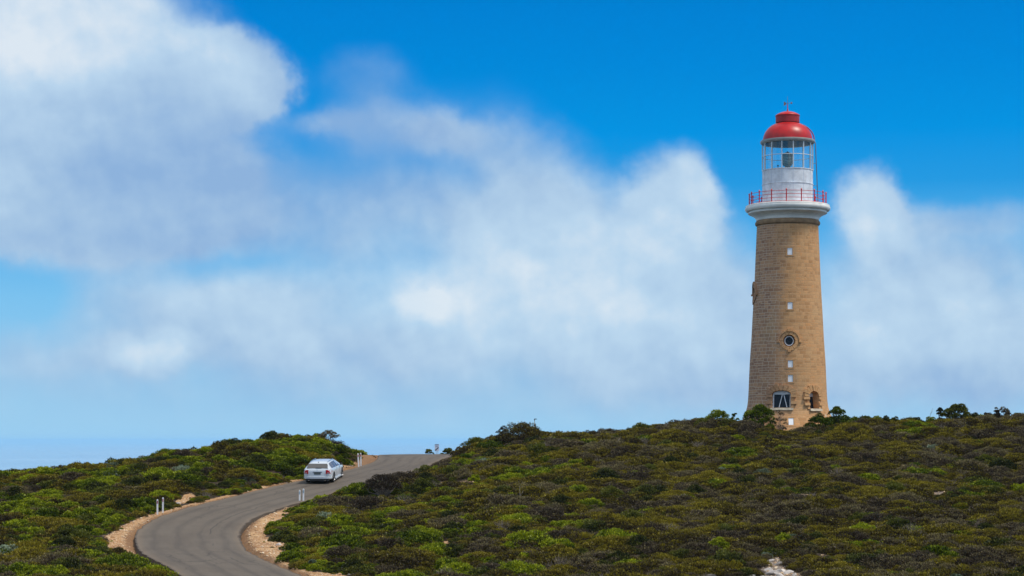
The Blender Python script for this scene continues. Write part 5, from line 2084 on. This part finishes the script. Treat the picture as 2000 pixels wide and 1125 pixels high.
WORDS = {'green': ('green_shrub', 'bright green leafy shrub'), 'olive': ('cushion_shrub', 'olive green cushion shrub'), 'dark': ('dark_shrub', 'dark green dense shrub'),
         'brown': ('twiggy_shrub', 'brown twiggy shrub'), 'silver': ('silver_shrub', 'pale silver green shrub'),
         'broad': ('cushion_shrub', 'spreading olive green shrub'), 'broadbrown': ('twiggy_shrub', 'spreading brown twiggy shrub'),
         'bare': ('twiggy_shrub', 'bare pale branched shrub'),
         'broadgreen': ('green_shrub', 'spreading bright green shrub')}
first = {}
for i in sorted(indiv):
    kd = KN[KI[i]]
    fm, sm, H = PROTO[kd][VI[i]]
    nm_, desc = WORDS[kd]
    rg = region(pxx[i], pyy[i])
    big = 'wide ' if 1.0 < PR_[i] < 1.25 else ''
    key = (kd, int(VI[i]))
    root = bpy.data.objects.new(nm_, None)
    root.location = (PX_[i], PY_[i], PZ_[i])
    root.rotation_euler = (0, 0, ZR[i])
    root.scale = (PR_[i], PR_[i], HS[i])
    link(root)
    tag(root, f'{big}{desc} {rg}', 'shrub', f'{big}{desc}s {rg}')
    if key not in first:
        a_ = bpy.data.objects.new('foliage', fm)
        b_ = bpy.data.objects.new('stems', sm)
        first[key] = (a_, b_)
    else:
        a_ = first[key][0].copy()
        b_ = first[key][1].copy()
    link(a_, root)
    link(b_, root)
# shapes that no single shrub uses still need one object to instance from
need = [k for k in ORDER if k not in first]

# ---- the remaining thousands: one mass of low heath
rest = np.array([i for i in range(len(PX_)) if i not in indiv])
# small undergrowth between the shrubs
n2 = 9500
ux = rng.uniform(-1, 1, n2)
uy = 86 + 76 * rng.random(n2) ** 0.9
ux = ux * (uy * 0.262 + 3)
ur = rng.uniform(0.22, 0.46, n2)
rdu = road_dist(ux, uy)
k_ = (~in_bare(ux, uy)) & (rdu > 0.30 + 0.5 * ur) & (np.hypot(ux - LX, uy - LY) > 3.7) & (bare_dist(ux, uy) > 0.3 * ur)
ux, uy, ur = ux[k_], uy[k_], ur[k_]
# a few seedlings on the gravel
n3 = 2600
tx, ty = rng.uniform(-24, -4, n3), rng.uniform(96, 150, n3)
k_ = in_bare(tx, ty) & (road_dist(tx, ty) > 0.9) & (rng.random(n3) < 0.16)
tx, ty = tx[k_], ty[k_]
tr_ = rng.uniform(0.07, 0.2, len(tx))
ux, uy, ur = np.concatenate([ux, tx]), np.concatenate([uy, ty]), np.concatenate([ur, tr_])
uk = pick_kind(ux, uy)
uv_ = np.array([rng.integers(0, KINDS[KN[k]][2]) for k in uk])
AX = np.concatenate([PX_[rest], ux])
AY = np.concatenate([PY_[rest], uy])
AZ = np.concatenate([PZ_[rest], ground(ux, uy) - 0.03])
AR = np.concatenate([PR_[rest], ur])
AH = np.concatenate([HS[rest], ur * rng.uniform(0.9, 1.5, len(ur))])
AK = np.concatenate([KI[rest], uk])
AV = np.concatenate([VI[rest], uv_])
base_idx = {kd: sum(KINDS[q][2] for q in KN[:i]) for i, kd in enumerate(KN)}
VID = np.array([base_idx[KN[k]] for k in AK]) + AV
me = bpy.data.meshes.new('heath_scrub')
me.vertices.add(len(AX))
me.vertices.foreach_set('co', np.stack([AX, AY, AZ], 1).ravel().astype(np.float32))
a = me.attributes.new('vid', 'INT', 'POINT')
a.data.foreach_set('value', VID.astype(np.int32))
a = me.attributes.new('scl', 'FLOAT_VECTOR', 'POINT')
a.data.foreach_set('vector', np.stack([AR, AR, AH], 1).ravel().astype(np.float32))
a = me.attributes.new('rot', 'FLOAT_VECTOR', 'POINT')
a.data.foreach_set('vector', np.stack([rng.normal(0, .05, len(AX)), rng.normal(0, .05, len(AX)), rng.uniform(0, 6.283, len(AX))], 1).ravel().astype(np.float32))
me.update()
scrub = link(bpy.data.objects.new('heath_scrub', me))
tag(scrub, 'unbroken low coastal heath of olive, brown and green shrubs covering the hillside', kind='stuff')
ng = bpy.data.node_groups.new('scatter', 'GeometryNodeTree')
ng.interface.new_socket('Geometry', in_out='INPUT', socket_type='NodeSocketGeometry')
ng.interface.new_socket('Geometry', in_out='OUTPUT', socket_type='NodeSocketGeometry')
N = ng.nodes
gi, go = N.new('NodeGroupInput'), N.new('NodeGroupOutput')
jn = N.new('GeometryNodeJoinGeometry')
ng.links.new(jn.outputs[0], go.inputs[0])
m2p = N.new('GeometryNodeMeshToPoints')
ng.links.new(gi.outputs[0], m2p.inputs[0])


def named(typ, nm_):
    nd = N.new('GeometryNodeInputNamedAttribute')
    nd.data_type = typ
    nd.inputs[0].default_value = nm_
    return nd.outputs[0]


vid_s, scl_s, rot_s = named('INT', 'vid'), named('FLOAT_VECTOR', 'scl'), named('FLOAT_VECTOR', 'rot')
e2r = N.new('FunctionNodeEulerToRotation')
ng.links.new(rot_s, e2r.inputs[0])
used_vids = set(VID.tolist())
for vi, key in enumerate(ORDER):
    if key not in first or vi not in used_vids:
        continue
    cmp_ = N.new('FunctionNodeCompare')
    cmp_.data_type = 'INT'
    cmp_.operation = 'EQUAL'
    ng.links.new(vid_s, cmp_.inputs[2])
    cmp_.inputs[3].default_value = vi
    for oo in first[key]:
        oi = N.new('GeometryNodeObjectInfo')
        oi.transform_space = 'ORIGINAL'
        oi.inputs['Object'].default_value = oo
        oi.inputs['As Instance'].default_value = True
        ip = N.new('GeometryNodeInstanceOnPoints')
        ng.links.new(m2p.outputs[0], ip.inputs['Points'])
        ng.links.new(cmp_.outputs[0], ip.inputs['Selection'])
        ng.links.new(oi.outputs['Geometry'], ip.inputs['Instance'])
        ng.links.new(e2r.outputs[0], ip.inputs['Rotation'])
        ng.links.new(scl_s, ip.inputs['Scale'])
        ng.links.new(ip.outputs[0], jn.inputs[0])
md_ = scrub.modifiers.new('scatter', 'NODES')
md_.node_group = ng

# ---- bare dead sticks standing in the heath
def stick(px, py, d, pts, label, r0=0.02):
    x = (px - 1000) * d / F
    o_ = MB()
    o_.tube(pts, [r0 * (1 - 0.6 * i / (len(pts) - 1)) for i in range(len(pts))], 6)
    p = Vector(pts[1])
    o_.tube([p, p + Vector((0.12, 0, 0.16)), p + Vector((0.2, 0, 0.36))], [r0 * .6, r0 * .5, r0 * .25], 5)
    o = o_.build('dead_branch', M_stem_pale, smooth=True)
    o.location = (x, d, g1(x, d))
    tag(o, label, 'branch', 'pale dead branches in the heath')


stick(1204, 886, 142, [(-0.3, 0, 0.3), (0.0, 0, 0.62), (0.28, 0, 0.98)], 'pale slanting dead branch high on the slope left of the lighthouse')
stick(1015, 990, 121, [(0, 0, 0.2), (0.02, 0, 0.7), (0.0, 0, 1.35)], 'thin upright dead stick on the middle slope', 0.022)
stick(1815, 812, 152, [(0, 0, 0.3), (0.10, 0, 0.8), (0.26, 0, 1.25)], 'thin bare twig leaning right on the right skyline', 0.016)
for i, (px, py, w, lb) in enumerate([(1840, 955, 16, 'lone flat cream rock in the scrub on the far right slope'), (1990, 966, 14, 'pale rock at the right edge of the scrub slope')]):
    d = 127.0
    x = (px - 1000) * d / F
    o = rock(px, 1000, w, lb, 'lone rocks in the scrub', seed=130 + i)
    o.location = (x, d, (HZ - py) * d / F)
print('shrubs', len(PX_), 'rest', len(AX), 'missing', need)

# ------------------------------------------------------------------ sea air
hz = MB()
hz.box((0, 0, (SEA_Z - 1.0 + 28.0) / 2), (900000, 900000, 28.0 - (SEA_Z - 1.0)))
mh, nh, oh = new_mat('sea_air')
pv = nh.new('ShaderNodeVolumePrincipled')
pv.inputs['Color'].default_value = (0.47, 0.77, 0.97, 1)
pv.inputs['Density'].default_value = HAZE
pv.inputs['Anisotropy'].default_value = 0.0
nh.l.new(pv.outputs[0], oh.inputs['Volume'])
hzo = hz.build('haze', mh)
tag(hzo, 'pale blue sea air that softens the distant horizon', kind='stuff')
